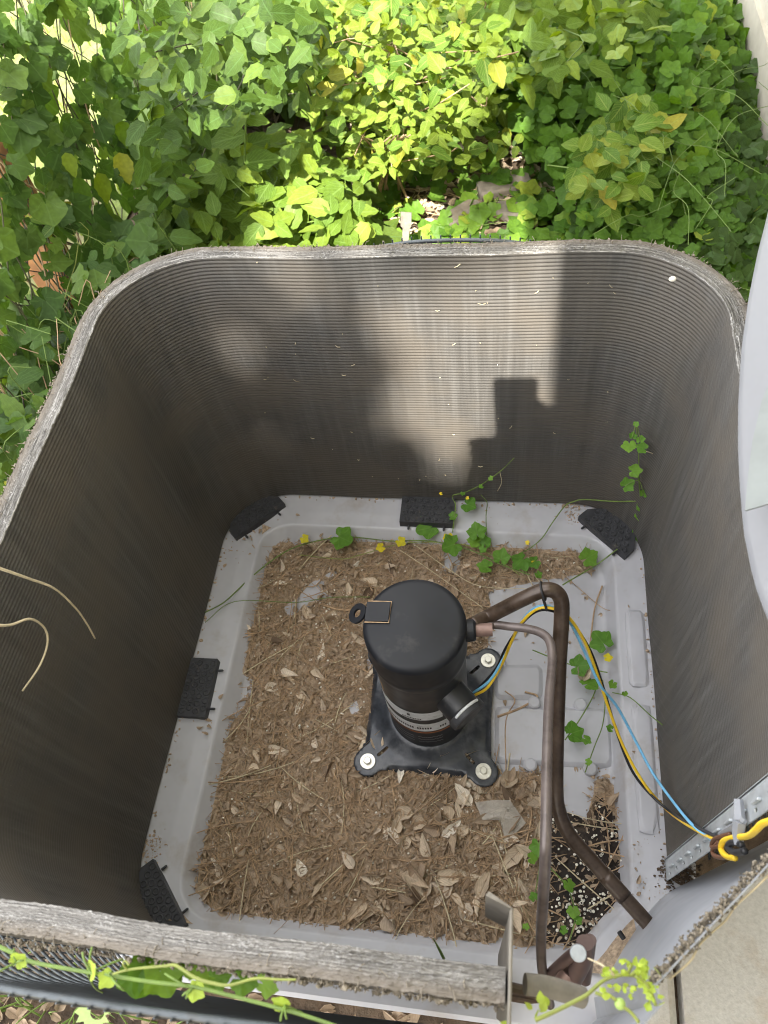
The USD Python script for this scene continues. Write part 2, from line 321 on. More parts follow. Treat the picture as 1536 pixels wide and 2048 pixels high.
def leaf_look(name, ramp, vein, kind='pinnate', rough=.5, trans=.34, tcol=None, blotch=None):
    """ramp: colours spread over the leaves; veins follow the leaf's own uv"""
    nodes = {'oi': ('object_info', {}), 'g': ('geometry', {}), 'add': ('math', {'math_type': 'add'}), 'fr': ('math', {'math_type': 'fraction'}),
             'ramp': ('rgb_ramp', {'ramp': ramp}), 'uv': ('uvmap', {'attribute': 'st'}), 'sx': ('separate_xyz', {}),
             'a1': ('math', {'math_type': 'subtract', 'value2': .5}), 'a2': ('math', {'math_type': 'absolute'}),
             'a3': ('math', {'math_type': 'multiply_add', 'value1': 0, 'value2': -7.0}), 'a4': ('math', {'math_type': 'multiply', 'value2': 7.0 if kind == 'pinnate' else 0.0}),
             'a5': ('math', {'math_type': 'add'}), 'a6': ('math', {'math_type': 'fraction'}),
             'b1': ('math', {'math_type': 'less_than', 'value2': .035}), 'b2': ('math', {'math_type': 'less_than', 'value2': .11}),
             'b3': ('math', {'math_type': 'maximum'}), 'b4': ('math', {'math_type': 'multiply', 'value2': .45 if kind == 'pinnate' else .2}),
             'mv': ('mix', {'color2': vein}), 'n': ('noise_texture', {'scale': 120.0, 'detail': 4.0}), 'nm': ('mix', {'mix_type': 'multiply', 'fac': .6}),
             'nr': ('rgb_ramp', {'ramp': [(.3, (.72, .72, .72)), (.7, (1.2, 1.2, 1.2))]}),
             'bp': ('bump', {'strength': .35, 'distance': .002}), 'hb': ('math', {'math_type': 'multiply_add', 'value2': -.6}),
             'p': ('principled_bsdf', {'roughness': rough, 'specular_ior_level': .22}), 't': ('translucent_bsdf', {}), 'tg': ('hsv', {'saturation': 1.15, 'value': 1.25, 'hue': .485, 'fac': 1.0}),
             'mx': ('mix_closure', {'fac': trans})}
    if kind != 'pinnate':
        nodes['a3'] = ('math', {'math_type': 'multiply_add', 'value1': 0, 'value2': 0.0})
    links = [('oi.random', 'add.value1'), ('g.random_per_island', 'add.value2'), ('add.value', 'fr.value1'), ('fr.value', 'ramp.fac'),
             ('uv.UV', 'sx.vector'), ('sx.x', 'a1.value1'), ('a1.value', 'a2.value1'), ('a2.value', 'a3.value1'), ('a3.value', 'a5.value1'), ('sx.y', 'a4.value1'), ('a4.value', 'a5.value2'),
             ('a5.value', 'a6.value1'), ('a2.value', 'b1.value1'), ('a6.value', 'b2.value1'), ('b1.value', 'b3.value1'), ('b2.value', 'b3.value2'), ('b3.value', 'b4.value1'),
             ('b4.value', 'mv.fac'), ('ramp.color', 'nm.color1'), ('g.position', 'n.vector'), ('n.fac', 'nr.fac'), ('nr.color', 'nm.color2'), ('nm.color', 'mv.color1'),
             ('b3.value', 'hb.value1'), ('n.fac', 'hb.value3'), ('hb.value', 'bp.height'), ('bp.normal', 'p.normal'), ('mv.color', 'p.base_color'), ('mv.color', 'tg.color'), ('tg.color', 't.color'),
             ('p.BSDF', 'mx.closure1'), ('t.BSDF', 'mx.closure2')]
    if kind != 'pinnate':
        links = [l for l in links if l[1] != 'b2.value1'] ; nodes['b2'] = ('math', {'math_type': 'less_than', 'value1': 1.0, 'value2': .0})
        # palmate: u already runs through the lobes
        nodes['a0'] = ('math', {'math_type': 'multiply', 'value2': 5.0}); nodes['a01'] = ('math', {'math_type': 'fraction'})
        links = [l for l in links if l != ('sx.x', 'a1.value1')] + [('sx.x', 'a0.value1'), ('a0.value', 'a01.value1'), ('a01.value', 'a1.value1')]
        nodes['b1'] = ('math', {'math_type': 'less_than', 'value2': .06})
    return look(name, nodes, links, 'mx.closure')
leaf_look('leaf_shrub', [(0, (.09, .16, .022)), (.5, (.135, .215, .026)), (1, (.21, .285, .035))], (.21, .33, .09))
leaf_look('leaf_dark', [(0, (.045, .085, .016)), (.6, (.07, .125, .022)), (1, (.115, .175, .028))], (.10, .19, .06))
leaf_look('leaf_yellowgreen', [(0, (.06, .13, .018)), (.5, (.11, .20, .024)), (.85, (.18, .25, .03)), (.96, (.27, .29, .035)), (1, (.40, .36, .06))], (.32, .38, .10))
leaf_look('leaf_ivy', [(0, (.075, .165, .02)), (.6, (.125, .245, .03)), (.9, (.20, .33, .04)), (1, (.30, .37, .05))], (.16, .29, .09), 'palmate')
leaf_look('leaf_vine', [(0, (.04, .085, .018)), (.6, (.062, .118, .022)), (1, (.10, .165, .03))], (.15, .25, .08), 'palmate')
leaf_look('leaf_melon', [(0, (.10, .24, .035)), (.6, (.14, .30, .045)), (1, (.19, .36, .05))], (.26, .42, .12), 'palmate')
leaf_look('leaf_yellow', [(0, (.62, .60, .03)), (1, (.72, .60, .03))], (.75, .66, .15), 'palmate')
leaf_look('leaf_lime', [(0, (.36, .48, .07)), (1, (.44, .55, .09))], (.5, .6, .18), 'palmate')
leaf_look('leaf_dry', [(0, (.12, .08, .052)), (.2, (.52, .40, .28)), (.5, (.72, .60, .45)), (.72, (.30, .21, .135)), (.86, (.72, .61, .48)), (1, (.88, .81, .69))], (.16, .11, .07), rough=.75, trans=.1)
leaf_look('leaf_tree', [(0, (.04, .09, .02)), (1, (.07, .15, .03))], (.1, .18, .05), trans=.1)
leaf_look('grass_blade', [(0, (.14, .21, .045)), (.6, (.22, .29, .06)), (1, (.40, .38, .17))], (.2, .3, .1), trans=.3)

# ------------------------------------------------------------------ leaf shapes (unit length along +y, face up)
def ovate(rows=7, width=.62, fold=.16, droop=.18, serr=.03, seed=0, tip=1.3, curl=0.0):
    r = np.random.default_rng(seed); V, UV = [], []
    for i in range(rows+1):
        t = i/rows; w = width/2*(math.sin(PI*min(1, t**.72))**.85 if 0 < t < 1 else 0)*(1-.25*max(0, t-.6)*tip)
        w = max(w, .0)+(serr if i % 2 else -serr*.5)*(0 < t < 1)
        zc = -droop*t*t+r.normal(0, .008)
        for s in (-1, 0, 1):
            V.append((s*w, t, zc+(fold*w*1.2 if s else 0)+(curl*w if s else 0)+r.normal(0, .012)*(s != 0)))
            UV.append((.5+.5*s, t))
    F = []
    for i in range(rows):
        for c in (0, 1):
            a = i*3+c; F += [(a, a+1, a+4), (a, a+4, a+3)]
    return np.array(V), np.array(F), np.array(UV)
def lobed(lobes=5, depth=.28, pts=25, cup=.18, seed=0, sinus=.55, wavy=.02, point=.5):
    """a palmate leaf: the stalk joins at the origin, lobes fan out towards +y"""
    r = np.random.default_rng(seed); V, UV = [(0, .08, 0)], [(.5, 0)]
    span = 2*PI-sinus; th = np.linspace(-span/2, span/2, pts)
    for ring in (.5, 1.0):
        for i, a in enumerate(th):
            k = (a+span/2)/span*lobes; fr = abs((k % 1)-.5)*2     # 0 in a lobe's middle, 1 in a notch
            rad = (1-depth*fr**(1.2 if point < .6 else .8))*(.62+.30*math.cos(a*.5)+.10*math.cos(a))*.62
            rad *= 1 if ring < 1 else 1+r.normal(0, wavy)
            q = rad*ring
            V.append((math.sin(a)*q, .08+math.cos(a)*q+ (.12 if ring == 1 else .06)*0, cup*q*q*1.4-.10*fr*ring*.3+r.normal(0, .012)*ring-.25*(math.cos(a)*q)**2*(math.cos(a) > 0)))
            UV.append((k/lobes, ring))
    F = []; n = pts
    for i in range(n-1):
        F += [(0, 1+i+1, 1+i), (1+i, 1+i+1, 1+n+i+1), (1+i, 1+n+i+1, 1+n+i)]
    return np.array(V), np.array(F), np.array(UV)
SHRUB = [ovate(8, w, .15, d, .022, s) for s, (w, d) in enumerate(((.62, .1), (.68, .2), (.56, .28), (.60, .02)))]
SMALL = [ovate(5, w, .2, d, .0, s+20) for s, (w, d) in enumerate(((.58, .1), (.50, .3), (.66, .18)))]
IVY = [lobed(5, d, 21, c, s, point=.4) for s, (d, c) in enumerate(((.20, .2), (.26, .05), (.14, .3), (.22, -.1)))]
MELON = [lobed(5, .24, 31, c, s+40, wavy=.045, point=.8) for s, c in enumerate((.25, .1, .35))]
DRY = [ovate(6, w, f, d, .02, s+60, curl=c) for s, (w, f, d, c) in enumerate(((.36, .5, .1, .3), (.45, .7, -.25, .2), (.30, -.5, .25, 0), (.5, .4, .3, .6), (.4, -.8, -.2, -.3), (.62, .6, .4, .7)))]
def place_leaf(tpl, pos, normal, heading, size, flip=False):
    V, F, UV = tpl; n = np.asarray(normal, float); n = n/np.linalg.norm(n)
    h = np.asarray(heading, float); h = h-n*(h @ n); h = h/max(np.linalg.norm(h), 1e-9); s = np.cross(h, n)
    W = np.asarray(pos)+size*(V[:, :1]*s+V[:, 1:2]*h+V[:, 2:3]*n)
    return W, F, UV
def join_leaves(L):
    vs, fs, us, k = [], [], [], 0
    for V, F, UV in L:
        vs.append(V); fs.append(F+k); us.append(UV); k += len(V)
    return (np.vstack(vs), np.vstack(fs)), np.vstack(us)
def put_leaves(parent, L, mat, name='leaf', keep=300, stuff='small_leaves'):
    """the leaves that show largest become parts of their own, the rest one part"""
    sc = []
    for V, F, UV in L:
        c = V.mean(0); p = project(c)
        ok = p[2] > .05 and -40 < p[0] < 1576 and -40 < p[1] < 2088
        sc.append((np.ptp(V, axis=0).max()/max(p[2], .1)*(1+.4*c[2])) if ok else 0)
    order = np.argsort(sc)[::-1]
    for i in order[:keep]:
        if sc[i] <= 0: break
        obj(name, (L[i][0], L[i][1]), mat, parent, smooth=True, uv=L[i][2])
    rest = [L[i] for i in order[keep:]]
    if rest:
        m, uv = join_leaves(rest); obj(stuff, m, mat, parent, smooth=True, uv=uv, kind='stuff')

# ================================================================== SETTING
GZ = -0.15
def ground_height(x, y):
    return GZ+0.012*np.sin(3.1*x+1.3)*np.cos(2.7*y)-.008
gx = np.concatenate([np.linspace(-60, -2.4, 14), np.linspace(-2.2, 2.0, 64), np.linspace(2.4, 60, 14)])
gy = np.concatenate([np.linspace(-60, -2.4, 14), np.linspace(-2.2, 4.4, 90), np.linspace(5, 80, 16)])
def sheet(gx, gy, hf):
    X, Y = np.meshgrid(gx, gy); Z = hf(X, Y); V = np.stack([X.ravel(), Y.ravel(), Z.ravel()], 1); n = len(gx); F = []
    i, j = np.meshgrid(np.arange(len(gy)-1), np.arange(n-1), indexing='ij'); a = (i*n+j).ravel()
    F = np.vstack([np.stack([a, a+1, a+n+1], 1), np.stack([a, a+n+1, a+n], 1)])
    return (V, F)
obj('ground', sheet(gx, gy, ground_height), 'soil', smooth=True, kind='structure')
lx = np.concatenate([np.linspace(-60, -4, 10), np.linspace(-3.8, -1.08, 40)]); ly = np.concatenate([np.linspace(-20, -.6, 10), np.linspace(-.5, 5.5, 80), np.linspace(6, 80, 14)])
obj('lawn', sheet(lx, ly, lambda x, y: ground_height(x, y)+.012+.006*np.sin(9*x)*np.sin(7*y)), 'lawn_green', smooth=True, kind='structure')
slab = poly_prism([(.40, -2.4), (.825, -2.4), (.825, .02), (.62, -.11), (.48, -.235), (.40, -.32)], GZ-.1, -.118)
obj('concrete_slab', slab, 'concrete', kind='structure')
pad = box(-.46, .39, -.43, .45, GZ-.08, -.112, .012)
obj('equipment_pad', pad, 'concrete', kind='structure')

# house on the right
house = thing('house', 'house with a pale beige plastered wall rising beside the ivy at the right', 'house', (.8, 1.0, GZ))
hw = box(.84, 1.04, -4.6, 7.0, GZ-.1, 2.62)
obj('wall', hw, 'stucco', house)
plinth = box(.828, .84, -4.6, 7.0, GZ-.1, .02)
obj('plinth', plinth, 'stucco', house)
EX = .135
obj('soffit', box(EX+.025, 1.04, -4.6, 7.0, 2.42, 2.44), 'white_trim', house)
obj('fascia', box(EX, EX+.022, -4.6, 7.0, 2.38, 2.56), 'white_trim', house)
roofm = trimesh.convex.convex_hull(np.array([(EX-.03, -4.7, 2.565), (EX-.03, 7.1, 2.565), (5, -4.7, 4.3), (5, 7.1, 4.3), (EX-.03, -4.7, 2.60), (EX-.03, 7.1, 2.60), (5, -4.7, 4.36), (5, 7.1, 4.36)]))
obj('roof', roofm, 'grey_board', house)
obj('gutter', box(EX-.075, EX-.002, -1.22, 7.0, 2.44, 2.52, .012), 'white_trim', house)

# chain link fence on the left and its wooden post
FX = -1.0
fence = thing('chain_link_fence', 'rusty dark chain-link fence overgrown with vines in front of the sunny lawn', 'fence', (FX, 1.5, GZ))
pitch, zt, y0f, y1f = .056, 1.30, -.2, 4.2
nf = int((y1f-y0f)/pitch)
for i in range(nf):
    y = y0f+i*pitch; nz = int((zt-GZ)/(pitch/1)); P = []
    for k in range(nz+1):
        P.append((FX+.003*(1 if k % 2 else -1), y+(pitch/2 if (k+i) % 2 else -pitch/2), GZ+k*pitch/1.0))
    P = np.array(P); P[:, 0] += .012*np.sin(P[:, 1]*4)+.02*np.sin(P[:, 2]*3+P[:, 1])
    obj('wire', tube(P, .0019, 4), 'fence_wire', fence, smooth=True)
obj('top_wire', tube([(FX, y0f, zt), (FX, y1f, zt)], .003, 6), 'fence_wire', fence)
for y in (3.1,):
    obj('post', lathe(round_profile(.022, 0, 1.5, .008), (FX-.03, y, GZ)), 'galvanised', fence)
post = box(-1.135, -1.045, 1.06, 1.15, GZ-.1, 1.55, .006)
obj('wooden_post', post, 'post_wood', label='orange-brown square wooden post standing behind the vine-covered fence', cat='post')
# grass blades on the lawn
GB = []
for i in range(5200):
    x = -1.1-2.6*rng.random()**1.4; y = .1+4.6*rng.random(); h = .03+.04*rng.random(); a = rng.random()*2*PI
    w = .004; b = np.array([x, y, ground_height(x, y)+.012]); d = np.array([math.cos(a), math.sin(a), 0]); s = np.array([-d[1], d[0], 0])
    V = np.array([b-s*w, b+s*w, b+d*h*.25+[0, 0, h*.7]-s*w*.6, b+d*h*.25+[0, 0, h*.7]+s*w*.6, b+d*h*.7+[0, 0, h]])
    GB.append((V, np.array([(0, 1, 3), (0, 3, 2), (2, 3, 4)]), np.array([(0, 0), (1, 0), (0, .6), (1, .6), (.5, 1)])))
gm, guv = join_leaves(GB)
obj('grass', gm, 'grass_blade', smooth=True, uv=guv, label='short sunlit yellow-green grass of the lawn beyond the fence', cat='grass', kind='stuff')

# ================================================================== OUTDOOR UNIT
X0, X1, Y0, Y1, H = -.432, .3675, -.389, .4167, .593
unit = thing('condenser_unit', 'opened grey air conditioner outdoor unit with dusty finned coil walls', 'air conditioner', (-.03, .0, -.112))
ang = (np.arange(280)+.5)/280*2*PI; CC = (-.02, 0.0)
def L(poly, z): 
    p = loop_of(poly, ang, CC); return np.column_stack([p, np.full(len(p), z)])
out_p = rpoly([(-.475, -.435), (.262, -.435), (.41, -.235), (.41, .46), (-.475, .46)], .10)
rim_p = rpoly([(-.364, -.352), (.235, -.352), (.318, -.262), (.318, .352), (-.364, .352)], .062)
def off(p, d): return p.buffer(d, quad_segs=12)
flo_p = rpoly([(-.338, -.330), (.225, -.330), (.299, -.250), (.299, .322), (-.338, .322)], .045)
FZ = -.040
led_p = off(rim_p, .030)
pan_loops = [L(off(out_p, -.006), -.112), L(out_p, -.106), L(out_p, -.006), L(off(out_p, -.006), .0), L(off(led_p, .004), .0), L(off(led_p, -.003), -.0035), L(off(rim_p, .003), -.0040),
             L(off(rim_p, -.0015), -.0055), L(off(rim_p, -.004), -.0100), L(off(flo_p, .006), FZ+.006), L(off(flo_p, .001), FZ+.001), L(off(flo_p, -.006), FZ)]
pan_m = loft(pan_loops, close_bottom=True, close_top=True)
# raised plateaus pressed into the floor and the right ledge
def plateau(P, z0, h, b=.006, r=.012):
    p = rpoly(P, r); c = np.mean(np.array(P), 0); n = 64; a = (np.arange(n)+.5)/n*2*PI
    def LL(q, z): w = loop_of(q, a, c); return np.column_stack([w, np.full(n, z)])
    return loft([LL(p, z0-.002), LL(p, z0+.001), LL(off(p, -b), z0+h-.0008), LL(off(p, -b-.002), z0+h)], False, True)
A2 = lambda px, z: tuple(at(px, z)[:2])
pl = [plateau([A2((990, 1412), FZ), A2((1222, 1418), FZ), A2((1226, 1538), FZ), A2((990, 1528), FZ)], FZ, .008),
      plateau([A2((985, 1330), FZ), A2((1085, 1330), FZ), A2((1085, 1400), FZ), A2((990, 1400), FZ)], FZ, .006),
      plateau([(.330, .060), (.362, .060), (.362, .200), (.330, .200)], 0, .005, .004, .008),
      plateau([(.330, -.17), (.362, -.17), (.362, .03), (.330, .03)], 0, .005, .004, .008)]
for (px, r) in (((1068, 1408), .011), ((1160, 1412), .011), ((1060, 1532), .011), ((1180, 1540), .011)):
    c = at(px, FZ); pl.append(lathe([(r, -.001), (r, .009), (r-.003, .0115), (0, .0115)], (c[0], c[1], FZ), n=24))
pan = obj('base_pan', cat_mesh([pan_m]+pl), 'pan_paint', unit, smooth=40)

# coil: corrugated inner wall of stacked fin rows, wrapped round three and a half sides
CT = .024
def coil_path(o, step=.012):
    """inner face offset outwards by o, from the front right end round to the right end; with outward normals"""
    r = .125; P, N = [], []
    segs = [('l', (.1245, Y0), (X0+r, Y0), (0, -1)), ('a', (X0+r, Y0+r), -PI/2, -PI), ('l', (X0, Y0+r), (X0, Y1-r), (-1, 0)), ('a', (X0+r, Y1-r), PI, PI/2),
            ('l', (X0+r, Y1), (X1-r, Y1), (0, 1)), ('a', (X1-r, Y1-r), PI/2, 0), ('l', (X1, Y1-r), (X1, -.203), (1, 0))]
    for s in segs:
        if s[0] == 'l':
            a, b = np.array(s[1]), np.array(s[2]); n = max(2, int(np.linalg.norm(b-a)/step))
            for t in np.linspace(0, 1, n, endpoint=False): P.append(a+(b-a)*t); N.append(s[3])
        else:
            n = 18
            for t in np.linspace(s[2], s[3], n, endpoint=False): P.append(np.array(s[1])+r*np.array([math.cos(t), math.sin(t)])); N.append((math.cos(t), math.sin(t)))
    P.append(np.array(segs[-1][2])); N.append(segs[-1][3])
    P, N = np.array(P), np.array(N, float); return P+N*o, N
CP, CN = coil_path(0)
arc = np.concatenate([[0], np.cumsum(np.linalg.norm(np.diff(CP, axis=0), axis=1))])
rows = 96; pr = (H-.004)/rows; prof = []
for k in range(rows):
    z = .004+k*pr
    prof += [(.0013, z), (.0, z+pr*.28), (.0, z+pr*.55), (.0013, z+pr*.83)]
prof += [(.0013, H-.001)]
wv = 0.0016*np.sin(arc*11)+.0012*np.sin(arc*27+1)     # the fin pack is not perfectly straight
V = []
for (o, z) in prof:
    q = CP+CN*(o+wv[:, None]*(.3+.7*z/H)); V.append(np.column_stack([q, np.full(len(q), z)]))
zs_out = [H-.001]
V2 = []
for z in (H-.001, 0.4, 0.2, .004):
    q = CP+CN*(CT+wv[:, None]*(.3+.7*z/H)); V2.append(np.column_stack([q, np.full(len(q), z)]))
allr = V+V2; n = len(CP); VV = np.vstack(allr); FF = []
top_i = len(V)-1
def strip(r0, r1):
    a = np.arange(n-1); return np.vstack([np.stack([r0*n+a, r1*n+a+1, r0*n+a+1], 1), np.stack([r0*n+a, r1*n+a, r1*n+a+1], 1)])
FF = [strip(i, i+1) for i in range(len(V)-1)]+[strip(i, i+1) for i in range(len(V), len(allr)-1)]
coil = obj('coil', (VV, np.vstack(FF)), 'coil_fins', unit, smooth=60)
# fin edges on the coil's top: thin ridged layers, dented here and there
NL = 11; ev = []; nn = 0
fine = np.linspace(0, arc[-1], 900); FP = np.stack([np.interp(fine, arc, CP[:, i]) for i in (0, 1)], 1); FN = np.stack([np.interp(fine, arc, CN[:, i]) for i in (0, 1)], 1)
fw = np.interp(fine, arc, wv)
er = np.random.default_rng(3)
ridges = []
for k in range(2*NL+1):
    o = CT*k/(2*NL); up = (k % 2 == 1)
    j = er.normal(0, .0006, len(fine)); dent = 2*meshkit.fbm(np.column_stack([FP*60, np.full(len(fine), k*3.0)]))-1
    z = H-.0015+(.0016 if up else 0)+(j*.5+.0008*np.asarray(dent).ravel())*(1 if up else .5)
    cut = np.repeat(er.normal(0, .00028, len(fine)), er.integers(2, 9, len(fine)))[:len(fine)]; z = z+cut*(.7 if up else .3)
    q = FP+FN*(o+fw[:, None]+cut[::-1][:, None]*.5+er.normal(0, .0003, len(fine))[:, None]); ridges.append(np.column_stack([q, z]))
n9 = len(fine); a = np.arange(n9-1)
ef = np.vstack([np.vstack([np.stack([r*n9+a, (r+1)*n9+a+1, r*n9+a+1], 1), np.stack([r*n9+a, (r+1)*n9+a, (r+1)*n9+a+1], 1)]) for r in range(2*NL)])
obj('fin_edge', (np.vstack(ridges), ef), 'coil_edge', coil, smooth=True, uv=np.column_stack([np.tile(fine, 2*NL+1), np.repeat(np.arange(2*NL+1)/(2*NL), len(fine))]))
# lint and dirt caught along the outer edge
fl = []
for i in range(4200):
    t = er.random()*arc[-1]; p = np.array([np.interp(t, arc, CP[:, 0]), np.interp(t, arc, CP[:, 1])]); nrm = np.array([np.interp(t, arc, CN[:, 0]), np.interp(t, arc, CN[:, 1])])
    dens = .5+.5*math.sin(t*14)+.6*(p[1] < -.3)
    if er.random() > dens: continue
    q = np.array([*(p+nrm*(CT+.001+.004*er.random())), H-.004-.035*er.random()**2*(1+(p[1] < -.3))])
    s = .0005+.0013*er.random()**2
    m = trimesh.creation.icosphere(1, s); m.vertices *= er.uniform(.5, 1.6, 3); m.vertices += er.normal(0, s*.35, m.vertices.shape); m.apply_translation(q); fl.append(m)
for i in range(900):
    t = er.random()*arc[-1]; p = np.array([np.interp(t, arc, CP[:, 0]), np.interp(t, arc, CP[:, 1])]); nrm = np.array([np.interp(t, arc, CN[:, 0]), np.interp(t, arc, CN[:, 1])])
    b = np.array([*(p+nrm*(CT*(.5+.5*er.random()))), H-.001]); e = b+np.array([*(nrm*er.uniform(0, .007)), er.uniform(-.006, .004)])+er.normal(0, .003, 3)
    fl.append(tube([b, (b+e)/2+er.normal(0, .001, 3), e], .0004, 3))
obj('lint', cat_mesh(fl), 'fluff', coil, smooth=True, kind='stuff')
# end plate of the right hand coil end: slotted galvanised strip
ex = np.array([X1-.001, -.224])
ep = m3.Manifold.cube([.030, .0016, H], True).translate([X1+.012, -.205, H/2])
strip_m = m3.Manifold.cube([.0016, .030, H-.01], True).translate([X1-.0022, -.218, H/2])
for k in range(12):
    strip_m = strip_m - m3.Manifold.cube([.01, .004, .010], True).translate([X1-.002, -.226, .03+k*.046])
ss = obj('end_plate', cat_mesh([strip_m, ep]), 'galvanised', coil, label='galvanised slotted end plate of the right coil wall')
for k in range(10):
    obj('tab', box(X1-.0075, X1-.0032, -.222, -.2185, .045+k*.05, .067+k*.05, .001), 'galvanised', coil)
obj('end_dirt', cat_mesh([trimesh.creation.icosphere(1, 0.0008+.0022*er.random()**2).apply_transform(np.diag([1.2, .8, .6, 1])).apply_translation((.385+er.normal(0, .014), -.222+er.normal(0, .011), er.uniform(-.001, .004))) for k in range(420)]), 'soil', coil, smooth=True, kind='stuff')
# end plate at the front right: a bracket with a bent-over tab
c0 = np.array([.1275, 0, 0])
bp = box(.1265, .1290, -.428, -.352, .02, H+.012, .001)
tb = trimesh.convex.convex_hull(np.vstack([[(.1265, -.352, z), (.1290, -.352, z), (.1075, -.345, z), (.1100, -.342, z)] for z in (.44, H+.012)]))
obj('bracket', bp, 'bracket_dirty', coil, label='dirty flat end bracket of the front coil wall')
obj('bracket_tab', tb, 'bracket_dirty', coil)
# stub of header pipe from the bracket
obj('header_pipe', tube([at((1050, 1968), .52), at((1100, 1975), .515), at((1166, 1995), .50)], .0082, 14, 6), 'bracket_dirty', unit, label='dusty pale header pipe stub beside the end bracket')
tl = np.array([.128, -.40, .0])
for zz in (.47, .40, .33, .26):
    obj('hairpin_tube', tube([(.128, -.400, zz), (.150, -.402, zz-.004), (.160, -.404, zz-.02), (.150, -.404, zz-.036), (.128, -.403, zz-.04)], .0045, 8, 6), 'copper_dark', unit)

# feet: six black ribbed plastic spacers between pan and coil
def foot_pad(c, d, w, dp, corner=False):
    """c centre of the outer edge, d direction into the pan"""
    d = np.array(d, float)/np.linalg.norm(d); s = np.array([-d[1], d[0]]); z0, z1 = -.004, .0135
    if corner: P = [c-s*w*.30, c+s*w*.30, c+s*w*.5+d*dp*.55, c+s*w*.5+d*dp, c-s*w*.5+d*dp, c-s*w*.5+d*dp*.55]
    else: P = [c-s*w*.5, c+s*w*.5, c+s*w*.5+d*dp, c-s*w*.5+d*dp]
    body = poly_prism(P, z0, z1); q = obj('foot_pad', body, 'pad_plastic', unit)
    ribs = []
    for i in range(7):
        for j in range(4):
            u = (i-3)/7*w*.9+(.5*(j % 2)-.25)*w/9; v = dp*(.16+.24*j)
            if corner and abs(u) > w*.30+v*.36: continue
            m = trimesh.creation.torus(.0044, .0014, major_sections=10, minor_sections=5); m.apply_translation((*(c+s*u+d*v), z1+.0002)); ribs.append(m)
    obj('tread', cat_mesh(ribs), 'pad_plastic', q, smooth=True)
    for sg_ in (-1, 1):
        p = c+d*(dp+.004)+s*w*.33*sg_
        obj('clip', lathe([(0, -.002), (.0022, -.002), (.0022, .006), (.0012, .008), (0, .008)], (*p, -.001), (*d, .15), 10).apply_translation((0, 0, .004)), 'pad_plastic', q)
foot_pad(np.array([-.034, .417]), (0, -1), .104, .060)
foot_pad(np.array([-.434, .0]), (1, .02), .106, .052)
foot_pad(np.array([-.400, .383]), (1, -1), .120, .050, True)
foot_pad(np.array([.331, .380]), (-1, -1), .116, .052, True)
foot_pad(np.array([-.406, -.352]), (1, .9), .112, .046, True)

# compressor
comp_c = np.array([0, 0, 0])
RB = .066
prof_b = [(0, -.022), (RB-.004, -.022), (RB+.001, -.016), (RB+.001, -.004), (RB, .0), (RB, .252), (RB+.0025, .256), (RB+.0025, .266), (RB, .270), (RB, .282), (0, .282)]
comp = obj('compressor', lathe(prof_b, (0, 0, 0), n=64), 'black_paint', unit, smooth=35, label='black cylindrical scroll compressor in the middle of the pan')
cap_prof = [(RB+.0005, .272), (RB+.0035, .276), (RB+.0035, .313)]
for i in range(9):
    t = i/8*PI/2; cap_prof.append((RB+.0035-.011+.011*math.cos(t), .324+.011*math.sin(t)))
cap_prof += [(.035, .3375), (.018, .3395), (0, .340)]
obj('cap', lathe(cap_prof, (0, 0, 0), n=64), 'cap_paint', comp, smooth=40)
# foot plate with four ears
a4 = [(sx*.09525, sy*.09525) for sx, sy in ((1, 1), (-1, 1), (-1, -1), (1, -1))]
core = sg.Polygon([(-.108, -.108), (0, -.104), (.108, -.108), (.104, 0), (.108, .108), (0, .104), (-.108, .108), (-.104, 0)])
ears = [sg.LineString([(0, 0), e]).buffer(.0235, quad_segs=10) for e in a4]
plate = core.union(shapely.union_all(ears)).buffer(.010, quad_segs=8).buffer(-.016, quad_segs=8).buffer(.006, quad_segs=8)
slots = [sg.LineString([(sx*.066, sy*.070), (sx*.079, sy*.083)]).buffer(.0028) for sx, sy in ((1, -1), (-1, -1), (1, 1), (-1, 1))]
plate_s = plate.difference(shapely.union_all(slots))
bp_ = []
for ring in [plate_s.exterior]+list(plate_s.interiors):
    Ln = ring.length
    bp_ += [ring.interpolate(d).coords[0] for d in np.arange(0, Ln, .0035)]
inn = plate_s.buffer(-.0022)
gxy = np.stack(np.meshgrid(np.arange(-.13, .131, .005), np.arange(-.13, .131, .005)), -1).reshape(-1, 2)
gin = gxy[shapely.contains_xy(inn, gxy[:, 0], gxy[:, 1])]
pts = np.vstack([np.array(bp_), gin]); dl = Delaunay(pts); cen = pts[dl.simplices].mean(1)
tri = dl.simplices[shapely.contains_xy(plate_s.buffer(.0001), cen[:, 0], cen[:, 1])]
def plate_z(p):
    r = np.hypot(p[:, 0], p[:, 1]); e = np.array([sg.Point(q).distance(plate.exterior) for q in p])
    z = -.0165+.014*np.clip((.100-r)/.03, 0, 1)**1.5-.010*np.clip((.008-e)/.008, 0, 1)**2*(np.min([np.hypot(p[:, 0]-x, p[:, 1]-y) for x, y in a4], axis=0) > .034)
    return z
pz = plate_z(pts); top = np.column_stack([pts, pz]); bot = np.column_stack([pts, pz-.0035])
area = np.cross(pts[tri[:, 1]]-pts[tri[:, 0]], pts[tri[:, 2]]-pts[tri[:, 0]]); tri[area < 0] = tri[area < 0][:, ::-1]
ed = np.sort(np.vstack([tri[:, [0, 1]], tri[:, [1, 2]], tri[:, [2, 0]]]), 1); uq, ct = np.unique(ed, axis=0, return_counts=True); be = uq[ct == 1]; np_ = len(pts)
sk = np.vstack([np.column_stack([be[:, 0], be[:, 1], be[:, 1]+np_]), np.column_stack([be[:, 0], be[:, 1]+np_, be[:, 0]+np_])])
obj('foot_plate', (np.vstack([top, bot]), np.vstack([tri, tri[:, ::-1]+np_, sk])), 'foot_paint', comp, smooth=50)
